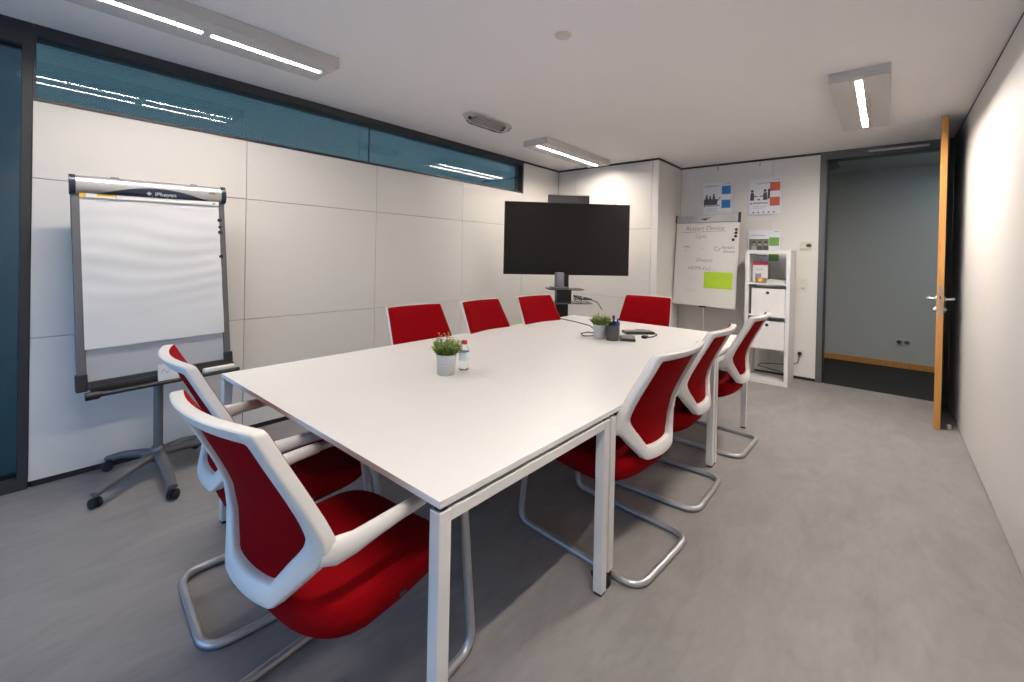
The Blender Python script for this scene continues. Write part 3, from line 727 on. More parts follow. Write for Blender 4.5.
bm = B(); box(bm, (-pw, pt-0.020, 0.0186), (-pw+0.025, pt+0.012, 0.0192), M=PM); box(bm, (-pw+0.07, pt-0.012, 0.0186), (-pw+0.15, pt+0.004, 0.0192), M=PM); obj('yellow_label', bm, YEL, hs)
bm = B(); scrib(bm, -pw+0.075, -pw+0.145, pt-0.004, 0.010, PM @ Matrix.Translation((0, 0, 0.0192))); box(bm, (pw-0.035, pt-0.016, 0.0186), (pw-0.02, pt-0.008, 0.0192), M=PM)
box(bm, (-pw+0.15, pt-0.016, 0.0186), (-pw+0.153, pt+0.004, 0.0192), M=PM); obj('strip_print', bm, INK, hs)
# magnets on the right post
mags = [('uppermost round black magnet on the right post of the large flip chart', 0.34, 0.013), ('small black magnet in the middle of the right post of the large flip chart', 0.295, 0.010),
        ('black magnet third from the top on the right post of the large flip chart', 0.26, 0.013), ('lowest black magnet on the right post of the large flip chart, set apart', 0.10, 0.012)]
for lb, v, r in mags:
    bm = B(); p = Vector((-3.34, 0.633, 0)); M = FC @ Matrix.Translation((hw_-0.012, v+0.03, 0.0085)); c_ = M.translation.copy()
    lathe(bm, [(r, 0), (r, 0.007), (r*0.85, 0.009), (0, 0.009)], 16, M=Matrix.Translation(-c_) @ M)
    tag(obj('magnet', bm, BLK, smooth=40, loc=p+c_), lb, 'magnet', 'magnets on the flip chart post')
# things in the pen tray
def on_tray(X, zoff): return Vector((-3.34, 0.633, 0)) + (FC @ Vector((X, -hh-0.060, zoff)))
bm = B(); R3 = FC.to_3x3().to_4x4()
box(bm, (-0.085, 0.001, -0.022), (0.085, 0.032, 0.022), M=R3, bev=0.009, seg=3)
er = obj('board_eraser', bm, PLAST, smooth=50, loc=on_tray(0.272, 0.085)); tag(er, 'long white board eraser in the right end of the flip chart tray', 'eraser')
bm = B(); box(bm, (-0.05, 0.001, -0.006), (0.05, 0.095, 0.006), M=R3, bev=0.001); bx_ = obj('card_pack', bm, PAPER, loc=on_tray(0.02, 0.06)); tag(bx_, 'small white paper pack standing in the flip chart tray behind the half hidden chair', 'paper pack')
bm = B(); scrib(bm, -0.035, 0.005, 0.055, 0.03, R3 @ Matrix.Translation((0, 0, 0.006))); obj('pack_print', bm, mat('print_mauve', (0.45, 0.35, 0.45), 0.7), bx_)

# ------------------------------------------------------------------ television on its stand
T0 = Vector((-2.767, 4.202, 0))
ty = math.radians(-43.7); tn = Vector((math.cos(ty), math.sin(ty), 0)); trt = Vector((-math.sin(ty), math.cos(ty), 0))
st_ = thing('television_stand', 'black television stand with column and two small shelves behind the table', 'television stand', (T0.x, T0.y, 0))
S = Matrix(((trt.x, -tn.x, 0, 0), (trt.y, -tn.y, 0, 0), (0, 0, 1, 0), (0, 0, 0, 1)))   # x right, y into the corner, z up
TVC = 1.556
cx = -0.03
bm = B(); box(bm, (cx-0.075, 0.09, 0.03), (cx+0.075, 0.15, 1.75), M=S, bev=0.006); obj('column', bm, BLK, st_)
bm = B(); box(bm, (cx-0.35, -0.12, 0.004), (cx+0.35, 0.36, 0.03), M=S, bev=0.01); obj('base_plate', bm, BLK, st_)
bm = B(); box(bm, (cx-0.2, 0.062, 1.35), (cx+0.2, 0.089, 1.70), M=S); obj('mount_bracket', bm, BLK, st_)
def shelf_pl(z, x0, x1, y0, y1, name, m):
    bm = B(); prism(bm, [(x0, y1), (x0, y0+0.06), (x0+0.06, y0), (x1-0.06, y0), (x1, y0+0.06), (x1, y1)], z, z+0.010, M=S, bev=0.002); return obj(name, bm, m, st_)
shelf_pl(0.985, cx-0.20, cx+0.20, -0.20, 0.088, 'upper_shelf', BLK)
shelf_pl(0.835, cx-0.14, cx+0.30, -0.20, 0.088, 'lower_shelf', mat('smoked_shelf', (0.10, 0.11, 0.115), 0.15))
bm = B(); box(bm, (cx-0.085, -0.02, 0.846), (cx+0.085, 0.086, 0.984), M=S, bev=0.004); obj('equipment_box', bm, BLK, st_)
tv = thing('television', 'large flat black television, switched off, on the corner stand', 'television', (T0.x, T0.y, TVC))
bm = B(); box(bm, (-0.7265, 0.0, -0.411), (0.7265, 0.035, 0.411), M=S, bev=0.003); box(bm, (-0.42, 0.034, -0.36), (0.42, 0.062, 0.20), M=S, bev=0.01)
obj('casing', bm, BLK, tv)
bm = B(); box(bm, (-0.719, -0.0016, -0.403), (0.719, -0.0002, 0.404), M=S); obj('screen', bm, SCREEN, tv)
bm = B(); box(bm, (-0.22, 0.02, 0.412), (0.25, 0.09, 0.50), M=S, bev=0.004); box(bm, (-0.225, 0.012, 0.500), (0.255, 0.09, 0.506), M=S, mi=1)
vb = obj('speaker_box', bm, [mat('device_grey', (0.05, 0.05, 0.053), 0.5), ALU], loc=(T0.x, T0.y, TVC)); tag(vb, 'dark grey box-shaped speaker on top of the television', 'speaker')
# cylindrical speaker on the upper shelf
sp = thing('conference_speaker', 'silver cylinder speaker on a flat base on the upper shelf under the television', 'speaker', tuple(T0 + (S @ Vector((cx-0.075, -0.09, 0.9952)))))
bm = B(); lathe(bm, [(0.052, 0.022), (0.054, 0.03), (0.054, 0.17), (0.048, 0.182), (0, 0.184)], 24); obj('speaker_body', bm, mat('speaker_mesh', (0.22, 0.22, 0.23), 0.45, 0.5), sp, smooth=40)
bm = B(); box(bm, (-0.10, -0.07, 0.0), (0.10, 0.07, 0.0215), M=S, bev=0.008); obj('speaker_base', bm, GREYM, sp)
bm = B()
P0 = lambda x, y, z: T0 + (S @ Vector((x, y, z)))
base_c = P0(cx+0.2, -0.05, 0.846)
for k in range(4):
    pts = [Vector((0, 0, 0.012+0.006*k))]
    for j in range(9):
        pts.append(S @ Vector((-0.10+0.026*j+rnd.uniform(-.02, .02), rnd.uniform(-.05, .05), 0.012+0.075*abs(math.sin(j*0.9+k))*(1-j/12))))
    tube(bm, fillet(pts, 0.03, 4), 0.0045, 6)
tube(bm, fillet([S @ Vector(p) for p in ((0.02, 0, 0.05), (0.09, -0.06, 0.03), (0.14, -0.13, 0.012), (0.17, -0.20, -0.06))], 0.03, 4), 0.005, 6)
tag(obj('cable_bundle', bm, BLKR, smooth=60, loc=base_c), 'tangle of black cables on the lower shelf of the television stand', 'cables')

# white round sensor on the wall above the television
bm = B(); lathe(bm, [(0.055, 0), (0.055, 0.02), (0.045, 0.038), (0.02, 0.047), (0, 0.048)], 24, M=Matrix.Rotation(PI/2, 4, 'X'))
tag(obj('wall_sensor', bm, PLAST, smooth=40, loc=(-2.745, Y1-0.0005, 2.045)), 'white round wall sensor peeping over the top of the television', 'sensor')

# ------------------------------------------------------------------ whiteboard flip chart by the back wall
wy = math.radians(-97.6); wn_ = Vector((math.cos(wy), math.sin(wy), 0)); wr = Vector((-math.sin(wy), math.cos(wy), 0))
wl = math.radians(4.46)
WB0 = Vector((-1.727, 5.72, 0))
upv = Vector((-wn_.x*math.sin(wl), -wn_.y*math.sin(wl), math.cos(wl)))
WM = face_M((0, 0, 1.338), wr, upv)
wb = thing('whiteboard_easel', 'white flip chart board with handwriting and green note on a thin stand', 'flip chart', tuple(WB0))
hw2, hh2 = 0.392, 0.565
bm = B(); box(bm, (-hw2, -hh2, -0.012), (hw2, hh2, 0), M=WM, bev=0.003); obj('writing_board', bm, mat('whiteboard_enamel', (0.70, 0.675, 0.64), 0.3, noise=0.01), wb)
bm = B(); box(bm, (-hw2, hh2-0.085, 0.001), (hw2, hh2+0.012, 0.022), M=WM, bev=0.006); cl = obj('clamp_bar', bm, mat('clamp_grey', (0.36, 0.37, 0.38), 0.4, 0.5), wb)
bm = B(); box(bm, (hw2-0.012, hh2-0.095, 0.0005), (hw2+0.012, hh2+0.025, 0.026), M=WM, bev=0.003); box(bm, (-hw2-0.008, hh2-0.075, 0.0005), (-hw2+0.006, hh2+0.02, 0.026), M=WM, bev=0.003); obj('end_cap', bm, BLK, cl)
bm = B(); prism(bm, [(-0.06, -0.008), (0.005, -0.02), (0.03, 0.0), (0.085, 0.018), (0.03, 0.014), (-0.03, 0.004)], 0.0225, 0.028, M=WM @ Matrix.Translation((-0.01, hh2-0.04, 0))); obj('clamp_lever', bm, BLK, cl)
bm = B()
def wr_(s, x, y, size, sh=0.25, al='LEFT', off=-0.0016): text(bm, s, size, WM @ Matrix.Translation((x, y, 0.0004)), shear=sh, depth=0.0003, align=al, offset=off)
wr_('Restart Device', -0.27, 0.385, 0.080, off=-0.0008)
for k in range(2): box(bm, (-0.30, 0.368-k*0.001, 0.0002), (0.24, 0.371, 0.0008), M=WM @ Matrix.Rotation(math.radians(1.0), 4, 'Z'))
wr_('Gpla', -0.145, 0.285, 0.08)
scrib(bm, -0.285, -0.20, 0.18, 0.022, WM, w=.2); wr_('Plan', -0.28, 0.115, 0.05)
wr_('•', -0.06, 0.14, 0.06)
wr_('Cy', 0.10, 0.13, 0.075, off=-0.001); wr_('Restart', 0.195, 0.155, 0.050, off=-0.0002); wr_('Device', 0.215, 0.105, 0.048, off=-0.0002)
wr_('Output', -0.115, -0.01, 0.070, off=-0.001); wr_('HDMI-Ex2', -0.21, -0.115, 0.066, off=-0.001)
box(bm, (0.06, -0.108, 0.0002), (0.14, -0.106, 0.0008), M=WM)
obj('handwriting', bm, INK, wb)
bm = B(); scrib(bm, -0.21, -0.08, -0.23, 0.05, WM, w=.07); scrib(bm, -0.24, -0.08, -0.37, 0.05, WM, w=.07)
obj('faded_writing', bm, INKL, wb)
bm = B(); tube(bm, [WM @ Vector((0, -hh2+0.03, -0.025)), Vector((0, 0, 0.30)), Vector((0, 0.02, 0.16))], 0.012, 12)
pole = obj('stand_pole', bm, mat('light_alu', (0.55, 0.54, 0.53), 0.4, 0.4), wb, smooth=60)
bm = B(); box(bm, (-0.04, -hh2-0.015, -0.03), (0.04, -hh2+0.004, 0.006), M=WM, bev=0.003); obj('bottom_bracket', bm, BLK, wb)
for a in (-110, 10, 150):
    bm = B(); d = Vector((math.cos(math.radians(a)), math.sin(math.radians(a)), 0)); ln = 0.24 if a > 0 else 0.36
    tube(bm, [Vector((0, 0.01, 0.30)), d*ln+Vector((0, 0, 0.008))], 0.009, 10); obj('stand_leg', bm, MATS['light_alu'], wb, smooth=60)
n_ = WB0 + (WM @ Vector((0.175, -0.235, 0.0012)))
bm = B(); Q = WM.to_3x3().to_4x4(); box(bm, (-0.17, -0.102, 0), (0.17, 0.102, 0.0012), M=Q); gn = obj('green_note', bm, mat('lime_paper', (0.42, 0.62, 0.03), 0.7), loc=n_); tag(gn, 'lime green sheet stuck on the small flip chart board', 'paper note')
bm = B(); wt = Q @ Matrix.Translation((-0.08, 0.01, 0.0013)); scrib(bm, 0.0, 0.11, 0.02, 0.03, wt, w=.08); obj('note_writing', bm, mat('ink_green', (0.28, 0.42, 0.03), 0.7), gn)
for lb, x, y, m_, in (('dark red magnet, uppermost on the right edge of the small flip chart board', 0.365, 0.385, mat('magnet_red', (0.15, 0.01, 0.02), 0.4)), ('black magnet just below the dark red magnet on the small flip chart board', 0.363, 0.345, BLK),
                     ('second black magnet of the row on the right edge of the small flip chart board', 0.361, 0.305, BLK), ('black magnet lowest and left of the row on the small flip chart board', 0.335, 0.262, BLK)):
    c_ = WB0 + (WM @ Vector((x-0.005, y, 0.0008))); bm = B(); lathe(bm, [(0.017, 0), (0.017, 0.007), (0.013, 0.010), (0, 0.010)], 16, M=Q)
    tag(obj('magnet', bm, m_, smooth=40, loc=c_), lb, 'magnet', 'magnets on the whiteboard')

# ------------------------------------------------------------------ shelf unit
SX0, SX1, SY0, SY1, SH = -1.214, -0.779, 5.492, 5.882, 1.474
sh = thing('shelf_unit', 'tall narrow white open shelf unit with four compartments beside the doorway', 'shelf', ((SX0+SX1)/2, (SY0+SY1)/2, 0))
hx, hy = (SX1-SX0)/2, (SY1-SY0)/2; to = 0.038
for s in (-1, 1):
    bm = B(); box(bm, (s*hx-(to if s > 0 else 0), -hy, to), (s*hx+(0 if s > 0 else to), hy, SH-to), bev=0.001); obj('side_panel', bm, WHITE, sh)
bm = B(); box(bm, (-hx, -hy, SH-to), (hx, hy, SH), bev=0.001); obj('top_panel', bm, WHITE, sh)
bm = B(); box(bm, (-hx, -hy, 0.0), (hx, hy, to), bev=0.001); obj('bottom_panel', bm, WHITE, sh)
SZ = [0.383, 0.738, 1.093]
for z in SZ:
    bm = B(); box(bm, (-hx+to, -hy, z), (hx-to, hy, z+0.018), bev=0.0008); obj('shelf_board', bm, WHITE, sh)
def store_box(z, label):
    t = thing('storage_box', label, 'storage box', ((SX0+SX1)/2+0.012, (SY0+SY1)/2, z), group='white storage boxes in the shelf')
    bm = B(); w_, h_, d_ = 0.163, 0.293, 0.185; th = 0.006
    box(bm, (-w_, -d_, 0.0006), (w_, d_, th)); box(bm, (-w_, -d_, th), (w_, -d_+th, h_)); box(bm, (-w_, d_-th, th), (w_, d_, h_)); box(bm, (-w_, -d_+th, th), (-w_+th, d_-th, h_)); box(bm, (w_-th, -d_+th, th), (w_, d_-th, h_))
    obj('box_body', bm, mat('box_card', (0.72, 0.715, 0.70), 0.6), t)
    bm = B(); lathe(bm, [(0.017, 0), (0.017, 0.0015), (0.011, 0.003), (0, 0.003)], 18, M=Matrix.Translation((-0.005, -d_, h_-0.045)) @ Matrix.Rotation(PI/2, 4, 'X')); obj('finger_hole', bm, BLK, t)
    return t
store_box(SZ[1]+0.018, 'white storage box in the second shelf compartment from the top')
store_box(SZ[0]+0.018, 'white storage box in the third shelf compartment from the top')
# upper compartment
zt_ = SZ[2]+0.018
bk_ = thing('booklet', 'white folding booklet with a red top band standing in the top shelf compartment', 'booklet', (-1.085, 5.60, zt_))
bm = B(); RB = Matrix.Rotation(math.radians(12), 4, 'Z'); prism(bm, [(-0.075, 0.0), (0.075, 0.0), (0.075, 0.003), (-0.072, 0.05), (-0.075, 0.05)], 0.0005, 0.235, M=RB); obj('pages', bm, PAPER, bk_)
bm = B(); box(bm, (-0.075, -0.0012, 0.195), (0.075, -0.0002, 0.235), M=RB); obj('red_band', bm, mat('print_red', (0.35, 0.02, 0.04), 0.6), bk_)
bm = B(); scrib(bm, -0.045, 0.03, 0.15, 0.022, RB @ Matrix.Translation((0, -0.0002, 0)) @ Matrix.Rotation(PI/2, 4, 'X')); obj('title_print', bm, mat('print_mauve_dark', (0.25, 0.22, 0.28), 0.7), bk_); bm = B(); box(bm, (-0.05, -0.001, 0.03), (0.01, -0.0002, 0.10), M=RB); obj('picture_print', bm, mat('print_mauve_dark', (0.25, 0.22, 0.28), 0.7), bk_)
cn = thing('candy_packet', 'small patterned packet lying before the booklet in the top shelf compartment', 'packet', (-1.06, 5.535, zt_))
bm = B(); box(bm, (-0.055, -0.02, 0.0005), (0.055, 0.02, 0.055), bev=0.006); obj('packet', bm, mat('packet_brown', (0.23, 0.16, 0.12), 0.5, noise=.5, scale=60), cn)
bm = B(); box(bm, (-0.025, -0.0212, 0.008), (0.012, -0.0203, 0.05)); obj('yellow_label', bm, YEL, cn)
pp = thing('paper_stack', 'flat stack of white papers at the right of the top shelf compartment', 'paper stack', (-0.915, 5.64, zt_))
bm = B()
for k in range(6): box(bm, (-0.085+rnd.uniform(-.003, .003), -0.13+rnd.uniform(-.004, .004), 0.0005+k*0.006), (0.085, 0.13, 0.0060+k*0.006))
obj('sheets', bm, PAPER, pp)
# cord through the bottom compartment up to the socket
bm = B()
pts = [(-0.735, 5.9655, 0.285), (-0.745, 5.95, 0.20), (-0.80, 5.93, 0.17), (-0.95, 5.935, 0.15), (-1.12, 5.935, 0.13), (-1.16, 5.93, 0.10), (-0.95, 5.935, 0.07), (-0.82, 5.94, 0.035), (-0.80, 5.945, 0.012)]
bm = B(); tube(bm, fillet(pts, 0.03, 5), 0.004, 8)
cd_ = obj('power_cord', bm, BLKR, smooth=60); tag(cd_, 'black power cord with plug running from the wall socket behind the shelf', 'power cord')
bm = B(); lathe(bm, [(0.021, 0), (0.021, 0.018), (0.015, 0.034), (0, 0.036)], 18, M=Matrix.Translation((-0.735, Y2-0.0125, 0.30)) @ Matrix.Rotation(PI/2, 4, 'X')); obj('plug', bm, BLKR, cd_, smooth=50)
so = thing('wall_socket', 'white wall socket with black plug, beside the white shelf', 'socket', (-0.735, Y2, 0.30))
bm = B(); box(bm, (-0.04, -0.011, -0.04), (0.04, -0.0005, 0.04), bev=0.003); obj('socket_frame', bm, PLAST, so)
sw = thing('light_switch', 'white light switch plate between shelf and doorway', 'light switch', (-0.722, Y2, 1.088))
bm = B(); box(bm, (-0.045, -0.010, -0.078), (0.045, -0.0005, 0.078), bev=0.003); obj('switch_frame', bm, mat('switch_cream', (0.66, 0.63, 0.57), 0.4), sw)
bm = B(); box(bm, (-0.03, -0.014, 0.008), (0.03, -0.0102, 0.068), bev=0.002); obj('switch_rocker', bm, MATS['switch_cream'], sw)
bm = B(); box(bm, (-0.028, -0.013, -0.060), (0.028, -0.0102, -0.018), bev=0.002); box(bm, (-0.018, -0.0145, -0.05), (0.018, -0.0132, -0.028), mi=1); obj('switch_window', bm, [MATS['switch_cream'], mat('window_grey', (0.45, 0.43, 0.40), 0.4)], sw)
th_ = thing('thermostat', 'cream thermostat box with a dark dial above the light switch', 'thermostat', (-0.700, Y2, 1.543))
bm = B(); box(bm, (-0.055, -0.028, -0.042), (0.055, -0.0005, 0.042), bev=0.004); obj('thermostat_case', bm, mat('case_cream', (0.64, 0.60, 0.47), 0.45), th_)
bm = B(); lathe(bm, [(0.026, 0), (0.026, 0.012), (0.02, 0.014), (0, 0.014)], 20, M=Matrix.Translation((0.027, -0.0285, -0.002)) @ Matrix.Rotation(PI/2, 4, 'X') @ Matrix.Diagonal((1, 0.75, 1, 1))); obj('dial', bm, mat('dial_slate', (0.07, 0.075, 0.10), 0.4), th_, smooth=40)

# ------------------------------------------------------------------ posters on the back wall
def poster(label, x0, x1, z0, z1, accent, scene):
    cx_, cz_ = (x0+x1)/2, (z0+z1)/2; w_, h_ = (x1-x0)/2, (z1-z0)/2
    t = thing('poster_panel', label, 'poster', (cx_, Y2, cz_), group='info posters on the back wall')
    M = face_M((0, -0.030, 0), (1, 0, 0), (0, 0, 1))
    bm = B(); box(bm, (-w_, -h_, -0.010), (w_, h_, 0.0), M=M, bev=0.001); bk = obj('poster_board', bm, mat('poster_paper', (0.74, 0.75, 0.79), 0.35), t)
    bm = B(); box(bm, (-0.05, -0.05, -0.0295), (0.05, 0.05, -0.0102), M=M); obj('wall_bracket', bm, WHITE, t)
    def layer(name, m): 
        o_ = obj(name, bm, m, bk); return o_
    for k in (0, 1):
        bm = B(); zc = 0.52-0.82*k if scene != 'green' else 0.35-0.85*k
        box(bm, (0.32*w_, (zc-0.24)*h_, 0.0002), (0.93*w_, (zc+0.24)*h_, 0.0012), M=M)
        layer('colour_block', accent)
    bm = B()
    if scene == 'blue':
        box(bm, (-0.92*w_, -0.32*h_, 0.0002), (0.02*w_, 0.02*h_, 0.0010), M=M)
        for px, ph in ((-0.72, 0.30), (-0.48, 0.22), (-0.22, 0.34)):
            prism(bm, [((px-0.10)*w_, 0.0), ((px+0.10)*w_, 0.0), ((px+0.07)*w_, (ph-0.12)*h_), ((px-0.07)*w_, (ph-0.12)*h_)], 0.0010, 0.0014, M=M)
            lathe(bm, [(0.07*w_, 0.0010), (0.07*w_, 0.0014)], 12, M=M @ Matrix.Translation((px*w_, (ph-0.06)*h_, 0)))
        prism(bm, [(0.0, -0.16*h_), (0.26*w_, 0.12*h_), (0.26*w_, 0.16*h_), (0.0, -0.06*h_)], 0.0010, 0.0012, M=M)
    elif scene == 'coral':
        for px, d in ((-0.80, 1), (0.02, -1)):
            prism(bm, [((px-0.13)*w_, -0.20*h_), ((px+0.13)*w_, -0.20*h_), ((px+0.11)*w_, 0.22*h_), ((px-0.10)*w_, 0.22*h_)], 0.0004, 0.0012, M=M)
            lathe(bm, [(0.10*w_, 0.0004), (0.10*w_, 0.0012)], 12, M=M @ Matrix.Translation((px*w_, 0.32*h_, 0)))
            prism(bm, [(px*w_, 0.02*h_), ((px+d*0.36)*w_, -0.02*h_), ((px+d*0.36)*w_, 0.02*h_), (px*w_, 0.10*h_)], 0.0004, 0.0012, M=M)
        prism(bm, [(0.16*w_, -0.18*h_), (0.32*w_, -0.10*h_), (0.34*w_, 0.42*h_), (0.20*w_, 0.40*h_)], 0.0004, 0.0012, M=M)
        box(bm, (-0.45*w_, -0.20*h_, 0.0004), (-0.28*w_, -0.13*h_, 0.001), M=M)
    else:
        box(bm, (-0.93*w_, -0.35*h_, 0.0002), (0.30*w_, 0.50*h_, 0.0008), M=M, mi=1)
        for px, mi in ((-0.62, 2), (-0.25, 0), (0.12, 0)):
            prism(bm, [((px-0.19)*w_, -0.35*h_), ((px+0.19)*w_, -0.35*h_), ((px+0.14)*w_, 0.10*h_), ((px-0.14)*w_, 0.10*h_)], 0.0008, 0.0013, M=M, mi=mi)
            lathe(bm, [(0.10*w_, 0.0008), (0.10*w_, 0.0013)], 12, M=M @ Matrix.Translation((px*w_, 0.22*h_, 0)), mi=3)
            prism(bm, [((px-0.11)*w_, 0.24*h_), ((px+0.11)*w_, 0.24*h_), ((px+0.08)*w_, 0.40*h_), ((px-0.08)*w_, 0.40*h_)], 0.0013, 0.0015, M=M)
    layer('photo', [mat('photo_dark', (0.06, 0.065, 0.08), 0.5), mat('photo_leaf', (0.17, 0.18, 0.13), 0.5, noise=.5, scale=40), mat('photo_grey', (0.35, 0.36, 0.37), 0.5), mat('photo_skin', (0.42, 0.33, 0.28), 0.5)])
    bm = B()
    zq = -0.42 if scene != 'green' else -0.5
    scrib(bm, -0.74*w_, 0.20*w_, (zq+0.05)*h_, 0.020, M, w=.3); lathe(bm, [(0.011, 0.0002), (0.011, 0.0008)], 14, M=M @ Matrix.Translation((-0.86*w_, (zq+0.05)*h_, 0)))
    layer('heading_print', mat('poster_ink', (0.16, 0.16, 0.18), 0.6)); bm = B()
    for k in range(2): scrib(bm, -0.72*w_, (0.1-0.15*k)*w_, (zq-0.12-0.10*k)*h_, 0.010, M)
    scrib(bm, 0.62*w_, 0.92*w_, 0.90*h_, 0.010, M, w=.3)
    layer('small_print', MATS['poster_ink']); bm = B()
    if scene == 'coral':
        scrib(bm, -0.55*w_, 0.50*w_, 0.74*h_, 0.024, M, w=.12)
        for k in range(5):
            b2 = B(); lathe(b2, [(0.006, 0.0002), (0.010, 0.0002), (0.010, 0.0008), (0.006, 0.0008)], 12, M=M @ Matrix.Translation(((-0.7+0.32*k)*w_, -0.88*h_, 0))); layer_b = obj('icon', b2, MATS['poster_ink'], bk)
    else: scrib(bm, -0.85*w_, 0.10*w_, (0.70 if scene == 'green' else 0.80)*h_, 0.020, M)
    layer('lettering', mat('poster_ink', (0.16, 0.16, 0.18), 0.6))
    return t
poster('info poster with two blue squares above the small flip chart', -1.84, -1.492, 1.915, 2.346, mat('poster_blue', (0.006, 0.16, 0.47), 0.4), 'blue')
poster('info poster with two coral squares, highest beside the wall seam', -1.297, -0.957, 1.914, 2.346, mat('poster_coral', (0.52, 0.10, 0.055), 0.4), 'coral')
poster('info poster with green squares, partly behind the white shelf top', -1.294, -0.954, 1.30, 1.724, mat('poster_green', (0.17, 0.36, 0.06), 0.4), 'green')
for lb, x in (('small metal hook at the ceiling edge above the blue poster', -1.665), ('small metal hook at the ceiling edge above the coral poster', -1.19)):
    bm = B(); tube(bm, [(0, -0.004, 0.0), (0, -0.004, -0.05), (0, -0.012, -0.056), (0, -0.014, -0.046)], 0.003, 8)
    tag(obj('picture_hook', bm, BLK, smooth=60, loc=(x, Y2-0.002, 2.562)), lb, 'hook', 'picture hooks')

# ------------------------------------------------------------------ table things
POT = mat('zinc_pot', (0.47, 0.49, 0.50), 0.45, 0.25, noise=0.05)
SOIL = mat('soil', (0.03, 0.02, 0.012), 0.9, noise=.4, scale=80)
LEAFS = [mat('leaf_green', (0.15, 0.25, 0.04), 0.55, noise=.35, scale=60), mat('leaf_light', (0.34, 0.44, 0.12), 0.55, noise=.3, scale=60), mat('leaf_tip', (0.38, 0.24, 0.10), 0.6, noise=.3, scale=60)]
def plant(label, x, y, tipped, seed):
    r_ = random.Random(seed)
    t = thing('potted_plant', label, 'potted plant', (x, y, 0.7402), group='small potted plants on the table')
    bm = B(); lathe(bm, [(0, 0.0), (0.043, 0.0), (0.045, 0.004), (0.051, 0.098), (0.054, 0.100), (0.054, 0.106), (0.050, 0.106), (0.049, 0.095), (0, 0.095)], 30); 
    p_ = obj('pot', bm, POT, t, smooth=35)
    bm = B()
    for k in (0, 1): 
        tube(bm, [(0.0485*1.005*math.cos(a)+0.0, 0.0485*1.005*math.sin(a), 0.078-0.016*k) for a in [math.radians(-120+8*j) for j in range(11)]], 0.0012, 6)
    obj('pot_stripe', bm, mat('stripe_grey', (0.30, 0.34, 0.42), 0.5), p_)
    bm = B(); lathe(bm, [(0.0485, 0.0955), (0.03, 0.100), (0, 0.101)], 20, close=True); obj('soil', bm, SOIL, t)
    bm = B()
    def leaf(p, d, ln, wd, mi):
        d = d.normalized(); s_ = d.cross(Vector((0, 0, 1)))
        if s_.length < 0.01: s_ = Vector((1, 0, 0))
        s_.normalize(); n = s_.cross(d)
        pts = [(0, 0), (0.3, 0.8), (0.65, 1.0), (1, 0)]
        L_ = []; Rr = []; Mm = []
        for a, b in pts:
            c_ = p+d*ln*a - Vector((0, 0, 1))*ln*0.25*a*a
            L_.append(c_+s_*wd*b+n*wd*0.3*b); Rr.append(c_-s_*wd*b+n*wd*0.3*b); Mm.append(c_)
        v = [bm.verts.new(q) for q in (Mm[0], L_[1], Mm[1], Rr[1], L_[2], Mm[2], Rr[2], Mm[3])]
        for f in ((v[0], v[1], v[2]), (v[0], v[2], v[3]), (v[1], v[4], v[5], v[2]), (v[2], v[5], v[6], v[3]), (v[4], v[7], v[5]), (v[5], v[7], v[6])):
            q = bm.faces.new(f); q.material_index = mi
    for k in range(92):
        a = r_.uniform(0, 2*PI); rr = 0.036*math.sqrt(r_.random()); base = Vector((rr*math.cos(a), rr*math.sin(a), 0.098))
        sp_ = r_.uniform(0.2, 1.0); hgt = r_.uniform(0.035, 0.088)*(1.1-0.35*sp_)
        tip = base+Vector((math.cos(a)*sp_*0.055, math.sin(a)*sp_*0.055, hgt))
        if tipped and k < 3: tip = base+Vector((-0.02-0.014*k, 0.0, 0.112-0.008*k))
        mid = (base+tip)/2+Vector((math.cos(a), math.sin(a), 0))*0.006
        tube(bm, [base, mid, tip], 0.0011, 5, mi=0)
        for j in range(11):
            s_ = 0.15+0.85*j/10; p = base*(1-s_)**2+mid*2*s_*(1-s_)+tip*s_*s_
            b_ = r_.uniform(0, 2*PI); d = Vector((math.cos(b_), math.sin(b_), r_.uniform(0.1, 0.8)))
            leaf(p, d, r_.uniform(0.015, 0.024), r_.uniform(0.005, 0.0085), (2 if (tipped and k < 3 and j > 4) else (1 if r_.random() < 0.3+0.3*s_ else 0)))
    obj('foliage', bm, LEAFS, t)
    return t
plant('small green plant in a zinc pot at the front, beside the water bottle', -1.715, 1.50, True, 3)
plant('small green plant in a zinc pot at the far end, beside the dark pen cup', -1.655, 2.985, False, 11)
# water bottle
bt = thing('water_bottle', 'small clear water bottle with red cap on the table', 'bottle', (-1.708, 1.618, 0.7402))
PET = mat_clear('pet_plastic', (0.93, 0.96, 0.97), 1.25, 0.04)
bm = B(); lathe(bm, [(0, 0.004), (0.018, 0.0), (0.026, 0.006), (0.028, 0.02), (0.026, 0.045), (0.028, 0.055), (0.028, 0.10), (0.024, 0.118), (0.014, 0.135), (0.0125, 0.150), (0, 0.150)], 24); obj('bottle_body', bm, PET, bt, smooth=60)
bm = B(); lathe(bm, [(0.0285, 0.056), (0.0288, 0.057), (0.0288, 0.098), (0.0285, 0.099)], 24, close=True); lb_ = obj('bottle_label', bm, mat('label_bluish', (0.55, 0.66, 0.72), 0.4, noise=0.3, scale=50), bt, smooth=60)
bm = B(); lathe(bm, [(0, 0.1402), (0.0155, 0.1402), (0.0155, 0.158), (0.014, 0.160), (0, 0.160)], 24); obj('bottle_cap', bm, mat('cap_red', (0.45, 0.01, 0.02), 0.4), bt, smooth=40)
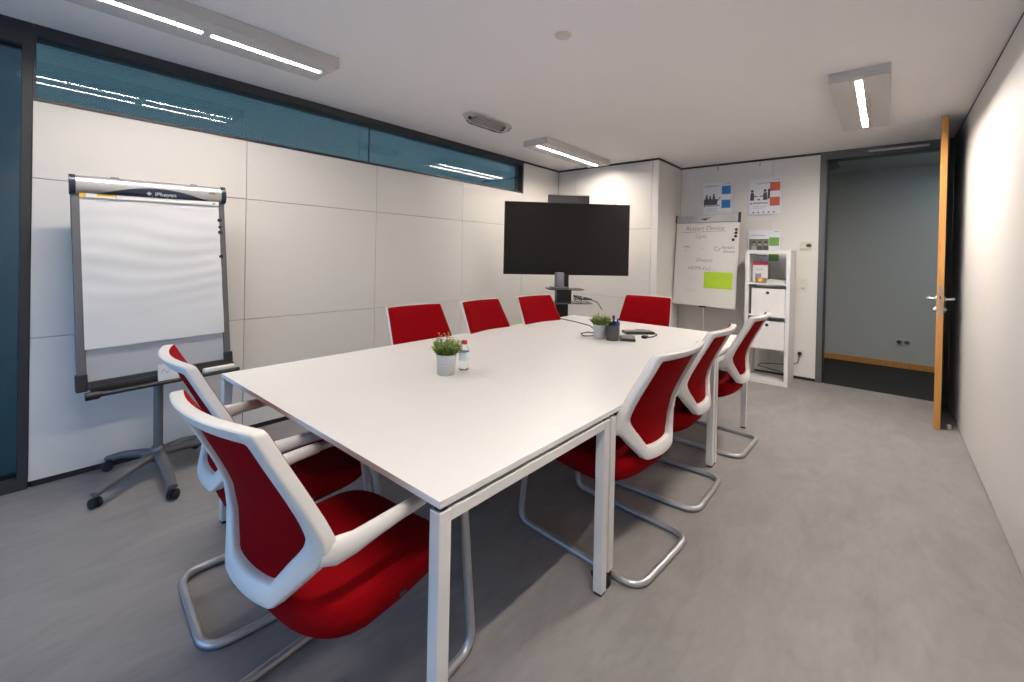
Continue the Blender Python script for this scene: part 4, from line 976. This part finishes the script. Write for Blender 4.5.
# pen cups
CUP = mat('cup_mesh_grey', (0.055, 0.056, 0.06), 0.5)
def cup(label, x, y, r, h, m):
    t = thing('pen_cup', label, 'pen cup', (x, y, 0.7402), group='pen cups on the table')
    bm = B(); lathe(bm, [(0, 0.0), (r, 0.0), (r*1.03, h), (r*0.95, h), (r*0.93, 0.004), (0, 0.004)], 26); obj('cup_wall', bm, m, t, smooth=40); return t
cup('dark grey round pen cup with a blue pen, right one of the two', -1.548, 2.985, 0.046, 0.108, CUP)
cup('black pen cup tucked between the far plant and the grey cup', -1.590, 3.09, 0.042, 0.12, mat('cup_black', (0.02, 0.02, 0.022), 0.4))
def pen(label, x, y, z, dx, dy, m, ln=0.145, r=0.005):
    d = Vector((dx, dy, 1)).normalized(); bm = B(); tube(bm, [Vector((0, 0, 0)), d*0.012, d*(ln-0.01), d*ln], [0.0015, r, r, r*0.7], 10); o_ = obj('pen', bm, m, smooth=50, loc=(x, y, z))
    tag(o_, label, 'pen', 'pens in the cups'); return o_
pen('bright blue pen leaning to the right in the grey pen cup', -1.545, 2.985, 0.7452, 0.20, 0.12, mat('pen_blue', (0.01, 0.03, 0.45), 0.35), 0.165, 0.007)
pen('dark red pen leaning left in the black pen cup', -1.600, 3.085, 0.7452, 0.05, 0.05, mat('pen_red', (0.10, 0.015, 0.015), 0.4), 0.165, 0.007)
pen('black pen upright in the black pen cup', -1.585, 3.10, 0.7452, -0.10, -0.05, BLK, 0.165, 0.008)
# handheld devices and cables
def device(label, x, y, rz, w_, l_, h_, z=0.7402):
    t = thing('hub_device', label, 'device', (x, y, z), rz)
    bm = B(); box(bm, (-w_/2, -l_/2, 0.0), (w_/2, l_/2, h_), bev=h_*0.3); obj('device_body', bm, BLK, t)
    bm = B(); box(bm, (-w_/2+0.01, -l_/2+0.01, h_+0.0001), (w_/2-0.01, l_/2-0.01, h_+0.0015)); obj('device_top', bm, mat('device_top_grey', (0.15, 0.15, 0.16), 0.3), t)
device('flat black device with grey top lying right beside the grey pen cup', -1.47, 3.075, 0.5, 0.11, 0.15, 0.022)
device('flat black device lying behind, farther right on the table end', -1.535, 3.40, -0.75, 0.11, 0.24, 0.022)
def zc(p): return (p[0], p[1], 0.7402+0.0045)
bm = B()
pts = [(-2.440, 3.60), (-2.226, 3.535), (-2.002, 3.431), (-1.86, 3.27), (-1.79, 3.12)]
pts = [Vector((-2.5125, 3.62, 0.52)), Vector((-2.5125, 3.62, 0.7447))] + [Vector(zc(p)) for p in pts]
pts += [Vector(zc(p)) for p in ((-1.845, 3.14), (-1.85, 3.03), (-1.775, 2.945), (-1.735, 3.00), (-1.715, 3.06))]
tube(bm, fillet(pts, [0]+[0.01]+[0.06]*4+[0.03]*8, 5), 0.004, 8)
tag(obj('cable', bm, BLKR, smooth=60), 'thin black cable running over the far table edge to the potted plant', 'cable', 'black cables on the table')
bm = B(); pts = [(-1.62, 3.53), (-1.56, 3.60), (-1.471, 3.545), (-1.39, 3.44), (-1.375, 3.33), (-1.395, 3.27)]
tube(bm, fillet([zc(p) for p in pts], 0.05, 5), 0.004, 8)
c_ = obj('cable', bm, BLKR, smooth=60); tag(c_, 'short black cable loop with a connector at the right of the flat devices', 'cable', 'black cables on the table')
bm = B(); box(bm, (-1.425, 3.215, 0.7402), (-1.385, 3.265, 0.762), bev=0.005); obj('connector', bm, BLK, c_)
